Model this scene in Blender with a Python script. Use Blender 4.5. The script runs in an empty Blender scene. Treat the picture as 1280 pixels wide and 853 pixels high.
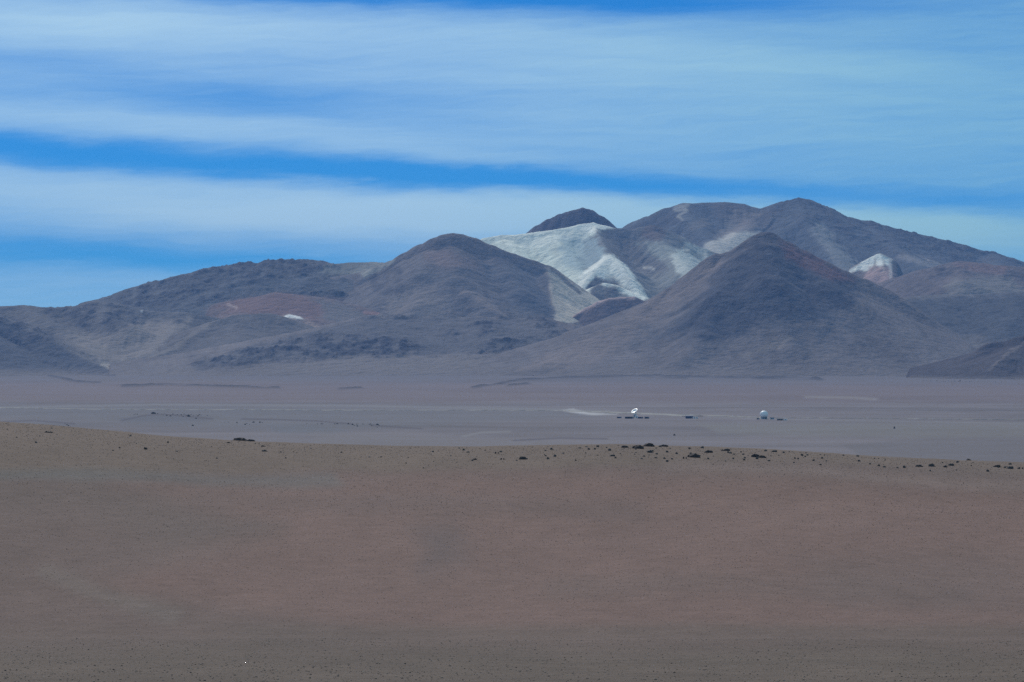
import bpy, math, random
import numpy as np

random.seed(7)
rng = np.random.default_rng(7)
S = bpy.context.scene
C = S.collection

# ------------------------------------------------------------------ camera
F = 4554.0            # focal length in photo pixels (1280 wide): a 16 degree telephoto view
HOR = 440.0           # picture row of the level horizon
cam_d = bpy.data.cameras.new("camera")
cam_d.sensor_width = 36.0
cam_d.lens = 36.0 * F / 1280.0
cam_d.clip_start = 0.5
cam_d.clip_end = 200000.0
cam = bpy.data.objects.new("camera", cam_d)
C.objects.link(cam)
cam.location = (0, 0, 0)
cam.rotation_euler = (math.radians(90) + math.atan((HOR - 426.5) / F), 0, 0)
S.camera = cam
S.render.resolution_x, S.render.resolution_y = 1024, 682

# ------------------------------------------------------------------ light
SUN_EL, SUN_AZ = 44.0, -20.0      # azimuth measured from straight ahead (+Y) towards the right (+X)
SUN_STRENGTH = 4.0
sd = bpy.data.lights.new("sun", "SUN")
sd.energy = SUN_STRENGTH
sd.angle = math.radians(0.6)
sd.color = (1.0, 0.94, 0.86)
sun = bpy.data.objects.new("sun", sd)
C.objects.link(sun)
sun.rotation_euler = (math.radians(90 - SUN_EL), 0, math.radians(180 - SUN_AZ))
S.view_settings.view_transform = 'Standard'
S.view_settings.look = 'None'
S.view_settings.exposure = -0.15
S.view_settings.gamma = 1.0
S.view_settings.use_curve_mapping = False
S.cycles.max_bounces = 4
S.cycles.diffuse_bounces = 2
S.cycles.volume_bounces = 0
S.cycles.use_denoising = False


class NT:
    """small helper for writing node maths"""
    def __init__(s, tree):
        s.t = tree
    def n(s, typ, **kw):
        x = s.t.nodes.new(typ)
        for k, v in kw.items():
            setattr(x, k, v)
        return x
    def put(s, sock, v):
        if hasattr(v, 'is_output') or isinstance(v, bpy.types.NodeSocket):
            s.t.links.new(v, sock)
        else:
            sock.default_value = v
    def m(s, op, a, b=0.0, c=0.0, clamp=False):
        x = s.n('ShaderNodeMath', operation=op)
        x.use_clamp = clamp
        s.put(x.inputs[0], a); s.put(x.inputs[1], b)
        if op in ('MULTIPLY_ADD',):
            s.put(x.inputs[2], c)
        return x.outputs[0]
    def add(s, a, b): return s.m('ADD', a, b)
    def sub(s, a, b): return s.m('SUBTRACT', a, b)
    def mul(s, a, b): return s.m('MULTIPLY', a, b)
    def mixc(s, f, a, b, blend='MIX'):
        x = s.n('ShaderNodeMix', data_type='RGBA', blend_type=blend)
        s.put(x.inputs[0], f); s.put(x.inputs[6], a); s.put(x.inputs[7], b)
        return x.outputs[2]
    def ramp(s, v, lo, hi, a=0.0, b=1.0, smooth=True):
        x = s.n('ShaderNodeMapRange', interpolation_type='SMOOTHSTEP' if smooth else 'LINEAR')
        s.put(x.inputs[0], v); s.put(x.inputs[1], lo); s.put(x.inputs[2], hi)
        s.put(x.inputs[3], a); s.put(x.inputs[4], b)
        return x.outputs[0]
    def noise(s, vec, scale, detail=4.0, rough=0.55, dist=0.0):
        x = s.n('ShaderNodeTexNoise')
        s.put(x.inputs['Vector'], vec); s.put(x.inputs['Scale'], scale)
        s.put(x.inputs['Detail'], detail); s.put(x.inputs['Roughness'], rough)
        s.put(x.inputs['Distortion'], dist)
        return x.outputs[0]
    def comb(s, x, y, z):
        c = s.n('ShaderNodeCombineXYZ')
        s.put(c.inputs[0], x); s.put(c.inputs[1], y); s.put(c.inputs[2], z)
        return c.outputs[0]


# ------------------------------------------------------------------ sky
SKY_STRENGTH = 0.10
W = bpy.data.worlds.new("World")
S.world = W
W.use_nodes = True
wt = W.node_tree
wt.nodes.clear()
N = NT(wt)
sky = N.n('ShaderNodeTexSky', sky_type='NISHITA')
sky.sun_disc = False
sky.sun_elevation = math.radians(SUN_EL)
sky.sun_rotation = math.radians(SUN_AZ)
sky.altitude = 5000
sky.air_density = 1.0
sky.dust_density = 0.0
sky.ozone_density = 3.0
tc = N.n('ShaderNodeTexCoord')
sx = N.n('ShaderNodeSeparateXYZ')
wt.links.new(tc.outputs['Generated'], sx.inputs[0])
dx, dy, dz = sx.outputs
# thin cirrus drawn out in long streets; az and el in units of 1/1000 of the direction vector
az = N.mul(dx, 1000.0)
el = N.mul(dz, 1000.0)
warp = N.noise(N.comb(N.mul(dx, 9.0), N.mul(dy, 9.0), N.mul(dz, 40.0)), 1.0, 4.0, 0.55)
warp2 = N.noise(N.comb(N.mul(dx, 40.0), N.mul(dy, 40.0), N.mul(dz, 260.0)), 1.0, 5.0, 0.6)
elw = N.add(el, N.add(N.mul(N.sub(warp, 0.5), 9.0), N.mul(N.sub(warp2, 0.5), 4.5)))
streets = N.noise(N.comb(N.mul(dx, 4.0), N.mul(dy, 4.0), N.mul(elw, 0.075)), 1.0, 3.0, 0.5)
fine = N.noise(N.comb(N.mul(dx, 22.0), N.mul(dy, 22.0), N.mul(elw, 0.42)), 1.0, 6.0, 0.6, 0.3)
elt = N.sub(elw, N.mul(az, 0.11))
wisps = N.noise(N.comb(N.mul(dx, 34.0), N.mul(dy, 34.0), N.mul(elt, 0.85)), 1.0, 8.0, 0.66, 0.5)

def PX(px): return (px - 640.0) / F * 1000.0
def PY(py): return (HOR - py) / F * 1000.0
def lobe(px, py, wx, wy, amp, tilt=0.0):
    """a thicker or thinner stretch of the cloud sheet (tilt in picture rows per column)"""
    u = N.m('DIVIDE', N.sub(az, PX(px)), wx / F * 1000.0)
    v0 = N.add(N.mul(N.sub(az, PX(px)), -tilt), PY(py))
    v = N.m('DIVIDE', N.sub(elw, v0), wy / F * 1000.0)
    r = N.add(N.mul(u, u), N.mul(v, v))
    return N.mul(N.m('EXPONENT', N.mul(r, -1.0)), amp)
dens = N.add(0.42, N.mul(N.sub(streets, 0.5), 0.35))
dens = N.add(dens, N.mul(N.sub(fine, 0.5), 0.28))
dens = N.add(dens, N.mul(N.sub(wisps, 0.5), 0.15))
SKY_LOBES = [
    (560, -8, 420, 22, -0.70, 0.03),
    (90, 30, 260, 34, 0.34, 0.05),
    (300, 122, 210, 20, -0.22, 0.02),
    (60, 78, 130, 12, -0.14, 0.0),
    (20, 188, 300, 15, -0.52, 0.04),
    (470, 216, 330, 13, -0.55, 0.03),
    (980, 236, 420, 12, -0.34, 0.04),
    (1240, 262, 150, 13, -0.22, 0.05),
    (120, 243, 420, 26, 0.30, 0.06),
    (460, 268, 280, 28, 0.40, 0.02),
    (780, 262, 280, 24, 0.50, 0.0),
    (1150, 285, 190, 28, 0.50, 0.06),
    (120, 318, 380, 20, -0.40, 0.05),
    (150, 352, 260, 22, 0.04, 0.02),
    (900, 120, 420, 60, 0.16, 0.05),
    (700, 60, 420, 26, 0.16, 0.06),
    (450, 185, 300, 12, 0.16, 0.06),
    (200, 155, 300, 13, 0.18, 0.04),
]
for lb in SKY_LOBES:
    dens = N.add(dens, lobe(*lb))
cover = N.ramp(dens, -0.12, 1.02, 0.0, 1.0)
blue = N.mixc(1.0, sky.outputs[0], (0.05, 0.46, 0.84, 1.0), 'MULTIPLY')
cl_far = (5.5, 8.2, 10.0, 1.0)
cloudc = N.mixc(N.ramp(az, -60.0, 150.0), cl_far, (4.1, 7.4, 8.1, 1.0))
skyc = N.mixc(N.mul(cover, 0.92), blue, cloudc)
bg = N.n('ShaderNodeBackground')
wt.links.new(skyc, bg.inputs[0])
bg.inputs[1].default_value = SKY_STRENGTH
wo = N.n('ShaderNodeOutputWorld')
wt.links.new(bg.outputs[0], wo.inputs[0])

# ------------------------------------------------------------------ numpy noise
def _hash(ix, iy, seed):
    h = (ix.astype(np.uint64) * np.uint64(374761393) + iy.astype(np.uint64) * np.uint64(668265263)
         + np.uint64(seed) * np.uint64(2246822519)) & np.uint64(0xFFFFFFFF)
    h = ((h ^ (h >> np.uint64(13))) * np.uint64(1274126177)) & np.uint64(0xFFFFFFFF)
    h = ((h ^ (h >> np.uint64(16))) * np.uint64(2654435761)) & np.uint64(0xFFFFFFFF)
    return ((h >> np.uint64(8)) & np.uint64(0xFFFF)).astype(np.float64) / 65535.0

def vnoise(x, y, seed=0):
    x = x + 10000.37; y = y + 10000.71
    ix = np.floor(x).astype(np.int64); iy = np.floor(y).astype(np.int64)
    fx = x - ix; fy = y - iy
    ux = fx * fx * fx * (fx * (fx * 6 - 15) + 10); uy = fy * fy * fy * (fy * (fy * 6 - 15) + 10)
    def g(ax, ay, ddx, ddy):
        a = _hash(ax, ay, seed) * 6.2831853
        return np.cos(a) * ddx + np.sin(a) * ddy
    n00 = g(ix, iy, fx, fy); n10 = g(ix + 1, iy, fx - 1, fy)
    n01 = g(ix, iy + 1, fx, fy - 1); n11 = g(ix + 1, iy + 1, fx - 1, fy - 1)
    return 1.45 * ((n00 * (1 - ux) + n10 * ux) * (1 - uy) + (n01 * (1 - ux) + n11 * ux) * uy)

def fbm(x, y, octs=5, seed=0, gain=0.5, ridged=False):
    a, s, out = 1.0, 0.0, np.zeros_like(x)
    for o in range(octs):
        n = vnoise(x, y, seed + o * 17)
        if ridged:
            n = 1 - 2 * np.abs(n)
        out += a * n; s += a
        a *= gain
        x, y = (x * 0.8 - y * 0.6) * 2.03 + 5.1, (x * 0.6 + y * 0.8) * 2.03 - 3.7
    return out / s

def sstep(v, lo, hi):
    t = np.clip((v - lo) / (hi - lo), 0, 1)
    return t * t * (3 - 2 * t)

# ------------------------------------------------------------------ masks in bearing / elevation, so in real directions of the survey
def seg_dist(px, py, pts):
    d = np.full(px.shape, 1e9)
    for (ax, ay), (bx, by) in zip(pts[:-1], pts[1:]):
        vx, vy = bx - ax, by - ay
        L = vx * vx + vy * vy + 1e-9
        t = np.clip(((px - ax) * vx + (py - ay) * vy) / L, 0, 1)
        d = np.minimum(d, np.hypot(px - ax - t * vx, py - ay - t * vy))
    return d

def poly_mask(px, py, pts, soft):
    inside = np.zeros(px.shape, bool)
    n = len(pts)
    for i in range(n):
        (ax, ay), (bx, by) = pts[i], pts[(i + 1) % n]
        if ay == by:
            continue
        c = ((ay > py) != (by > py)) & (px < (bx - ax) * (py - ay) / (by - ay) + ax)
        inside ^= c
    d = seg_dist(px, py, list(pts) + [pts[0]])
    sd_ = np.where(inside, d, -d)
    return sstep(sd_, -soft, soft)

def stroke(px, py, pts, r, soft):
    return 1 - sstep(seg_dist(px, py, pts), r - soft, r + soft)

# ------------------------------------------------------------------ materials
def terrain_mat(name, bump_scale, bump_dist, fine_scale, speckle=0.35, rough=0.95, stretch=None):
    m = bpy.data.materials.new(name)
    m.use_nodes = True
    t = m.node_tree
    t.nodes.clear()
    n = NT(t)
    at = n.n('ShaderNodeAttribute', attribute_name='mineral')
    geo = n.n('ShaderNodeNewGeometry')
    pos = geo.outputs['Position']
    big = n.noise(pos, fine_scale * 0.12, 5.0, 0.6)
    fn = n.noise(pos, fine_scale, 6.0, 0.7)
    f = n.add(n.mul(n.sub(fn, 0.5), speckle * 2.2), n.mul(n.sub(big, 0.5), speckle * 1.1))
    k = n.add(1.0, f)
    vm = n.n('ShaderNodeVectorMath', operation='SCALE')
    t.links.new(at.outputs['Color'], vm.inputs[0]); t.links.new(k, vm.inputs['Scale'])
    b = n.n('ShaderNodeBump')
    b.inputs['Strength'].default_value = 1.0
    b.inputs['Distance'].default_value = bump_dist
    t.links.new(n.noise(pos, bump_scale, 7.0, 0.62), b.inputs['Height'])
    bs = n.n('ShaderNodeBsdfPrincipled')
    bs.inputs['Roughness'].default_value = rough
    bs.inputs['Specular IOR Level'].default_value = 0.15
    t.links.new(vm.outputs[0], bs.inputs['Base Color'])
    t.links.new(b.outputs[0], bs.inputs['Normal'])
    o = n.n('ShaderNodeOutputMaterial')
    t.links.new(bs.outputs[0], o.inputs[0])
    return m

def plain_mat(name, col, rough=0.6, var=0.12, scale=3.0, metallic=0.0):
    m = bpy.data.materials.new(name)
    m.use_nodes = True
    t = m.node_tree
    n = NT(t)
    bs = t.nodes['Principled BSDF']
    geo = n.n('ShaderNodeTexCoord')
    fn = n.noise(geo.outputs['Object'], scale, 5.0, 0.6)
    c = n.mixc(fn, tuple(v * (1 - var) for v in col) + (1,), tuple(min(1, v * (1 + var)) for v in col) + (1,))
    t.links.new(c, bs.inputs['Base Color'])
    bs.inputs['Roughness'].default_value = rough
    bs.inputs['Metallic'].default_value = metallic
    return m

M_mtn = terrain_mat("mountain_scree", 0.022, 14.0, 0.045, 0.18)
M_plain = terrain_mat("plain_gravel", 0.05, 0.8, 0.03, 0.16)
M_near = terrain_mat("ground_gravel", 2.2, 0.18, 3.0, 0.55)

# ------------------------------------------------------------------ mesh writers
def tag(o, label=None, cat=None, group=None, kind=None):
    if label: o['label'] = label
    if cat: o['category'] = cat
    if group: o['group'] = group
    if kind: o['kind'] = kind
    return o

def grid_mesh(name, X, Y, Z, col, mat, smooth=True):
    nr, nc = X.shape
    me = bpy.data.meshes.new(name)
    nv = nr * nc
    me.vertices.add(nv)
    me.vertices.foreach_set('co', np.stack([X, Y, Z], -1).astype(np.float32).ravel())
    i = np.arange(nv).reshape(nr, nc)
    q = np.stack([i[:-1, :-1], i[:-1, 1:], i[1:, 1:], i[1:, :-1]], -1).reshape(-1, 4)
    nf = len(q)
    me.loops.add(nf * 4)
    me.loops.foreach_set('vertex_index', q.astype(np.int32).ravel())
    me.polygons.add(nf)
    me.polygons.foreach_set('loop_start', (np.arange(nf) * 4).astype(np.int32))
    me.polygons.foreach_set('loop_total', np.full(nf, 4, np.int32))
    me.polygons.foreach_set('use_smooth', np.full(nf, smooth, bool))
    me.update(calc_edges=True)
    a = me.color_attributes.new('mineral', 'FLOAT_COLOR', 'POINT')
    c4 = np.concatenate([np.clip(col, 0.01, 0.9), np.ones((nr, nc, 1))], -1)
    a.data.foreach_set('color', c4.astype(np.float32).ravel())
    me.materials.append(mat)
    o = bpy.data.objects.new(name, me)
    C.objects.link(o)
    return o

Z_PLAIN = -92.0

def line(pts, D=None):
    """survey points (bearing column, elevation row, distance in km) -> metres"""
    out = []
    for p in pts:
        d = (p[2] if len(p) > 2 else D) * 1000.0
        if len(p) > 2: D = p[2]
        out.append(((p[0] - 640) / F * d, d, (HOR - p[1]) / F * d))
    return out

def ridge_height(X, Y, pts, s0, s1, rnd, hfac):
    """height field of a ridge polyline: concave flanks running out into a fan"""
    best = np.full(X.shape, -1e9); tt = np.zeros(X.shape); dd = np.zeros(X.shape)
    acc = 0.0
    for a, b in zip(pts[:-1], pts[1:]):
        vx, vy = b[0] - a[0], b[1] - a[1]
        L2 = vx * vx + vy * vy
        L = math.sqrt(L2)
        t = np.clip(((X - a[0]) * vx + (Y - a[1]) * vy) / L2, 0, 1)
        ex, ey = X - a[0] - t * vx, Y - a[1] - t * vy
        d = np.hypot(ex, ey)
        zr = a[2] + t * (b[2] - a[2])
        h = np.maximum(zr - Z_PLAIN, 20.0) * hfac
        de = np.sqrt(d * d + rnd * rnd) - rnd
        z = zr - h * (1 - np.exp(-s0 * de / h)) - s1 * de
        u = z > best
        best = np.where(u, z, best)
        ang = np.arctan2(ex, -ey)
        tt = np.where(u, acc + t * L + np.minimum(d, 260) * np.sin(ang) * 0.75, tt)
        dd = np.where(u, d, dd)
        acc += L
    return best, tt, dd

def smax(a, b, k):
    h = np.clip(0.5 + 0.5 * (a - b) / k, 0, 1)
    return b + (a - b) * h + k * h * (1 - h)

PXSTEP = 1.42
def mountain(name, label, px0, px1, d0, d1, dstep, lines, paint, base, rock_amp=10.0, gully=5.0,
             k=25.0, seed=1, rock_wl=150.0, gully_wl=90.0, mottling=0.25, fan_h=70.0):
    cols = np.arange(px0, px1 + 0.1, PXSTEP)
    rows = np.arange(d0 * 1000, d1 * 1000, dstep)
    B, Y = np.meshgrid(cols, rows)
    X = (B - 640) / F * Y
    Z = None
    for ln in lines:
        pts = line(ln['p'], ln.get('D'))
        z, t, d = ridge_height(X, Y, pts, ln.get('s', 0.58), ln.get('fan', 0.03), ln.get('r', 30.0), ln.get('h', 1.2))
        g = fbm(t / gully_wl + seed * 3.3, d / 900.0, 4, seed + 5, 0.55)
        g = 1.5 * g - 0.6 * np.abs(fbm(t / (gully_wl * 0.33), d / 400.0, 3, seed + 9))
        z = z + gully * ln.get('g', 1.0) * g * sstep(d, 10, 180) * (1 - 0.95 * sstep(d, 450, 1100))
        Z = z if Z is None else smax(Z, z, k)
    Z = Z + 9.0 * fbm(X / 420.0, Y / 420.0, 4, seed + 40)
    PYv = HOR - F * Z / Y
    wx = 9.0 * fbm(X / 170.0, Y / 170.0 + Z / 120.0, 4, seed + 60)
    wy = 5.0 * fbm(X / 150.0 + 40, Y / 150.0 + Z / 90.0, 4, seed + 71)
    col = np.empty(X.shape + (3,)); col[:] = base
    ebr = 0.6 * fbm(X / 30.0, Y / 150.0 + Z / 40.0, 5, seed + 95, 0.7) + 0.8 * fbm((X + 0.1 * Y) / 22.0, Z / 130.0, 4, seed + 96, 0.6)
    mo = fbm(X / 230.0, Y / 900.0 + Z / 340.0, 5, seed + 80, 0.55)
    streak = fbm((X + 0.15 * Y) / 36.0, Y / 600.0 + Z / 300.0, 4, seed + 85, 0.6)
    patch = sstep(fbm(X / 62.0, Y / 420.0 + Z / 210.0, 5, seed + 87, 0.62), 0.05, 0.45)
    speck = fbm(X / 14.0, Y / 90.0 + Z / 45.0, 3, seed + 88, 0.7)
    col = col * 0.84 * (1.06 + 1.9 * mottling * mo + 0.32 * streak - 0.26 * patch + 0.10 * speck)[..., None]
    rock = np.zeros(X.shape)
    for kind_, shape_, *args in paint:
        soft = args[0]
        c, amt = args[1], args[2]
        w = args[3] if len(args) > 3 else 1.0
        qx, qy = B + wx * w, PYv + wy * w
        if kind_ == 'poly' or kind_ == 'rockpoly':
            mk = poly_mask(qx, qy, shape_, soft)
        else:
            mk = stroke(qx, qy, shape_[:-1], shape_[-1], soft)
        mk = sstep(mk + 1.1 * ebr * mk * (1 - mk) * 2, 0.0, 1.0) * amt
        if not kind_.startswith('rock'):
            mk = mk * (1 + 0.35 * ebr)
            mk = np.clip(mk, 0, 1)
        if kind_.startswith('rock'):
            br = sstep(fbm(X / 62.0, Y / 170.0 + Z / 85.0, 5, seed + 90, 0.62), -0.30, 0.30)
            mk = mk * br
            rock = np.maximum(rock, mk)
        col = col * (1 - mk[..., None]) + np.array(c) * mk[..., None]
    rg = fbm(X / rock_wl, Y / rock_wl, 6, seed + 100, 0.55, ridged=True)
    rf = fbm(X / 45.0, Y / 45.0, 4, seed + 120, 0.6)
    fan = 1 - sstep(Z - Z_PLAIN + 12 * fbm(X / 260.0, Y / 400.0, 4, seed + 97) * fan_h / 70.0, 0.06 * fan_h, fan_h)
    pcol = np.array((0.135, 0.116, 0.112)) * (1 + 0.25 * fbm(X / 500.0, Y / 300.0, 4, seed + 98))[..., None]
    col = col * (1 - 0.8 * fan[..., None]) + pcol * 0.8 * fan[..., None]
    rock = rock * (1 - 0.7 * fan)
    Z = Z + 1.5 * rock_amp * (1 - 0.8 * fan) * (0.14 + 0.86 * rock) * (0.7 * (rg - 0.2) + 0.5 * rf) + 1.3 * fbm(X / 22.0, Y / 22.0, 3, seed + 130)
    ee = np.minimum(sstep(B, px0, px0 + 30), 1 - sstep(B, px1 - 30, px1))
    Z = Z - 170.0 * (1 - ee) - 70.0 * (1 - sstep(Y, d0 * 1000, d0 * 1000 + min(1000, (d1 - d0) * 330)))
    o = grid_mesh(name, X, Y, Z, col, M_mtn)
    tag(o, label, 'hill' if 'hill' in name else 'mountain', None, 'structure')
    return o

# mineral colours (albedo)
BROWN = (0.150, 0.128, 0.120)
TANFAN = (0.21, 0.18, 0.155)
GREY = (0.125, 0.122, 0.125)
DARK = (0.030, 0.033, 0.042)
MAROON = (0.120, 0.078, 0.070)
TAN = (0.230, 0.195, 0.165)
PINK = (0.260, 0.150, 0.120)
PALE = (0.440, 0.430, 0.390)
WHITE = (0.78, 0.80, 0.72)
GREENISH = (0.340, 0.400, 0.360)
SLATE = (0.088, 0.100, 0.116)

# ---- far massif, right: flat-topped shoulder and main summit
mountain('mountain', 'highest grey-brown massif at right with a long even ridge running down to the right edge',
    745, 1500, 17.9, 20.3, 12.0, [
    dict(p=[(740, 305), (770, 292), (785, 285.5), (800, 276), (815, 270), (835, 261), (855, 256), (880, 254), (905, 253.5),
            (925, 256), (940, 260), (952, 263), (965, 258), (980, 252), (998, 248.5), (1008, 249), (1020, 255), (1035, 262),
            (1060, 271), (1085, 277), (1120, 287), (1160, 296), (1200, 306), (1240, 317), (1280, 328), (1340, 345),
            (1430, 375), (1520, 400)], D=19.6, s=0.50, r=35),
    dict(p=[(855, 257, 19.6), (862, 275, 19.2), (890, 300, 18.8), (905, 325, 18.3)], s=0.5, r=30),
    dict(p=[(952, 264, 19.6), (930, 285, 19.2), (905, 305, 18.8), (880, 325, 18.4)], s=0.5, r=30),
    dict(p=[(1000, 250, 19.6), (1005, 275, 19.2), (1030, 305, 18.8), (1060, 335, 18.3)], s=0.55, r=35),
    dict(p=[(1085, 278, 19.6), (1110, 305, 19.1), (1150, 330, 18.6), (1180, 345, 18.2)], s=0.45, r=40),
    dict(p=[(1240, 318, 19.6), (1250, 335, 19.0), (1260, 350, 18.5)], s=0.45, r=40)],
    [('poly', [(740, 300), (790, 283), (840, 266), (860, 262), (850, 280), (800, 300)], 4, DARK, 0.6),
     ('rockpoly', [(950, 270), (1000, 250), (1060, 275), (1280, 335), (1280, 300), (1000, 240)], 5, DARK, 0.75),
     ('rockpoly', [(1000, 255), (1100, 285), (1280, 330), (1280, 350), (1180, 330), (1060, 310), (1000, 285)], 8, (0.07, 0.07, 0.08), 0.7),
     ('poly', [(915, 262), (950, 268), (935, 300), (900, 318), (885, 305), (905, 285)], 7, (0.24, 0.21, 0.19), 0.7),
     ('poly', [(880, 305), (915, 292), (950, 290), (925, 312), (880, 325)], 4, PALE, 0.85),
     ('stroke', [(845, 262), (858, 258), (850, 272), 3], 3, PALE, 0.45),
     ('stroke', [(865, 285), (885, 277), 5], 4, TAN, 0.35),
     ('stroke', [(1025, 290), (1040, 310), (1055, 325), (1062, 332), 9], 8, (0.26, 0.26, 0.25), 0.60),
     ('stroke', [(1125, 322), (1150, 326), (1175, 333), 4], 4, (0.27, 0.25, 0.24), 0.6),
     ('poly', [(880, 252), (980, 262), (960, 290), (900, 275)], 8, (0.13, 0.105, 0.10), 0.4)],
    SLATE, rock_amp=16, gully=14, seed=11)

# ---- dark dome standing behind the white slopes
mountain('mountain', 'small dark rounded dome rising behind the white slopes',
    625, 810, 18.5, 19.6, 12.0, [
    dict(p=[(640, 304), (655, 297), (664, 290.5), (674, 282), (687, 274), (701, 267.5), (715, 263), (728, 260.5), (739, 263),
            (749, 269), (757, 276), (768, 287), (790, 302)], D=19.05, s=0.95, r=25)],
    [('rockpoly', [(640, 300), (700, 262), (740, 255), (780, 290), (700, 295)], 5, (0.06, 0.055, 0.065), 0.7)],
    (0.085, 0.08, 0.09), rock_amp=8, gully=9, seed=21)

# ---- white mountain
mountain('mountain', 'pale mountain with white and greenish mineral slopes between the two brown cones',
    540, 960, 16.7, 18.9, 9.5, [
    dict(p=[(540, 345), (560, 330), (585, 306), (608, 297), (625, 294), (645, 293.5), (665, 291), (690, 287.5), (710, 284.5),
            (725, 281), (740, 280), (755, 282.5), (768, 286), (780, 286), (788, 288), (800, 284.5), (815, 282), (825, 285),
            (840, 291), (860, 303), (880, 311), (895, 317), (930, 335), (1000, 370)], D=18.2, s=0.7, r=25),
    dict(p=[(742, 281, 18.2), (752, 302, 17.85), (762, 321, 17.5), (775, 331, 17.35), (788, 345, 17.2), (800, 360, 17.05), (813, 377, 16.9)], s=0.8, r=10, g=0.6),
    dict(p=[(762, 321, 17.5), (745, 335, 17.3), (726, 356, 17.1)], s=0.6, r=14, g=0.6),
    dict(p=[(733, 356, 16.95), (745, 346, 16.97), (757, 343, 17.0), (768, 345, 17.0), (785, 356, 16.95), (800, 370, 16.9)], s=0.48, r=16, g=0.7),
    dict(p=[(632, 300, 18.1), (655, 322, 17.7), (690, 350, 17.3)], s=0.7, r=30),
    dict(p=[(692, 296, 18.1), (712, 318, 17.8), (728, 343, 17.4)], s=0.55, r=45, g=0.7),
    dict(p=[(818, 292, 18.1), (840, 315, 17.8), (858, 338, 17.4), (872, 358, 17.1)], s=0.7, r=30)],
    [('poly', [(560, 280), (725, 276), (768, 284), (735, 300), (720, 325), (735, 345), (700, 370), (560, 360)], 6, (0.62, 0.68, 0.60), 0.9),
     ('poly', [(700, 295), (745, 296), (760, 318), (735, 345), (700, 330)], 9, (0.33, 0.42, 0.43), 0.75, 2.0),
     ('poly', [(605, 290), (725, 280), (735, 300), (700, 300), (650, 315)], 5, WHITE, 0.45),
     ('poly', [(722, 276), (744, 274), (770, 284), (735, 292), (722, 286)], 3, WHITE, 0.95),
     ('poly', [(745, 288), (770, 287), (830, 285), (850, 310), (845, 345), (840, 365), (815, 360), (790, 325), (765, 308)], 9, (0.125, 0.122, 0.122), 0.8),
     ('poly', [(800, 305), (850, 300), (900, 320), (890, 350), (850, 380), (825, 370), (835, 330)], 14, (0.36, 0.39, 0.35), 0.65, 1.5),
     ('poly', [(745, 287), (790, 286), (800, 300), (760, 298)], 3, SLATE, 0.7),
     ('poly', [(803, 282), (820, 280), (835, 290), (825, 302), (805, 298)], 4, (0.11, 0.075, 0.07), 0.6),
     ('poly', [(790, 345), (850, 335), (870, 350), (840, 385), (815, 385)], 6, (0.20, 0.20, 0.185), 0.7),
     ('poly', [(755, 318), (768, 318), (785, 335), (805, 360), (822, 382), (810, 382), (785, 355), (745, 342), (726, 362), (720, 350), (742, 332)], 3, WHITE, 0.90, 0.6),
     ('poly', [(732, 358), (745, 348), (757, 346), (770, 348), (785, 358), (803, 374), (800, 392), (740, 385)], 3, (0.21, 0.20, 0.185), 0.8, 0.4),
     ('rockpoly', [(728, 356), (745, 344), (765, 342), (780, 350), (765, 356), (740, 360)], 3, DARK, 0.6, 0.5),
     ('poly', [(838, 318), (850, 308), (868, 320), (885, 335), (860, 355), (842, 335)], 4, (0.52, 0.55, 0.50), 0.85, 1.3),
     ('poly', [(850, 294), (870, 306), (890, 312), (880, 320), (855, 305)], 3, (0.40, 0.43, 0.40), 0.75),
     ('poly', [(855, 335), (880, 320), (930, 325), (900, 345), (860, 370)], 4, (0.45, 0.47, 0.43), 0.7),
     ('stroke', [(804, 336), (812, 336), 2], 2, PALE, 0.7),
     ('rockstroke', [(820, 284), (845, 293), (870, 307), 3], 3, DARK, 0.5),
     ('poly', [(830, 285), (862, 300), (850, 312), (832, 305)], 5, (0.15, 0.15, 0.145), 0.7)],
    (0.16, 0.155, 0.15), rock_amp=12, gully=15, seed=31, mottling=0.42, gully_wl=70)

# ---- small knob with pink crest
mountain('hill', 'small maroon knoll with a pink crest at the foot of the white slopes',
    680, 880, 15.7, 16.7, 9.0, [
    dict(p=[(692, 410, 16.15), (702, 404, 16.2), (715, 396, 16.25), (735, 384, 16.3), (748, 377.5), (762, 373.5), (776, 372.5), (792, 372), (805, 377),
            (822, 389), (850, 408)], s=0.85, r=14)],
    [('stroke', [(690, 408), (715, 394), (735, 383), (760, 373), (792, 372), 2.6], 2.2, (0.46, 0.33, 0.30), 0.85, 0.3),
     ('poly', [(720, 402), (740, 388), (762, 380), (800, 380), (800, 415), (720, 412)], 5, (0.10, 0.082, 0.085), 0.6)],
    (0.135, 0.10, 0.098), rock_amp=4, gully=4, seed=41)

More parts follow.
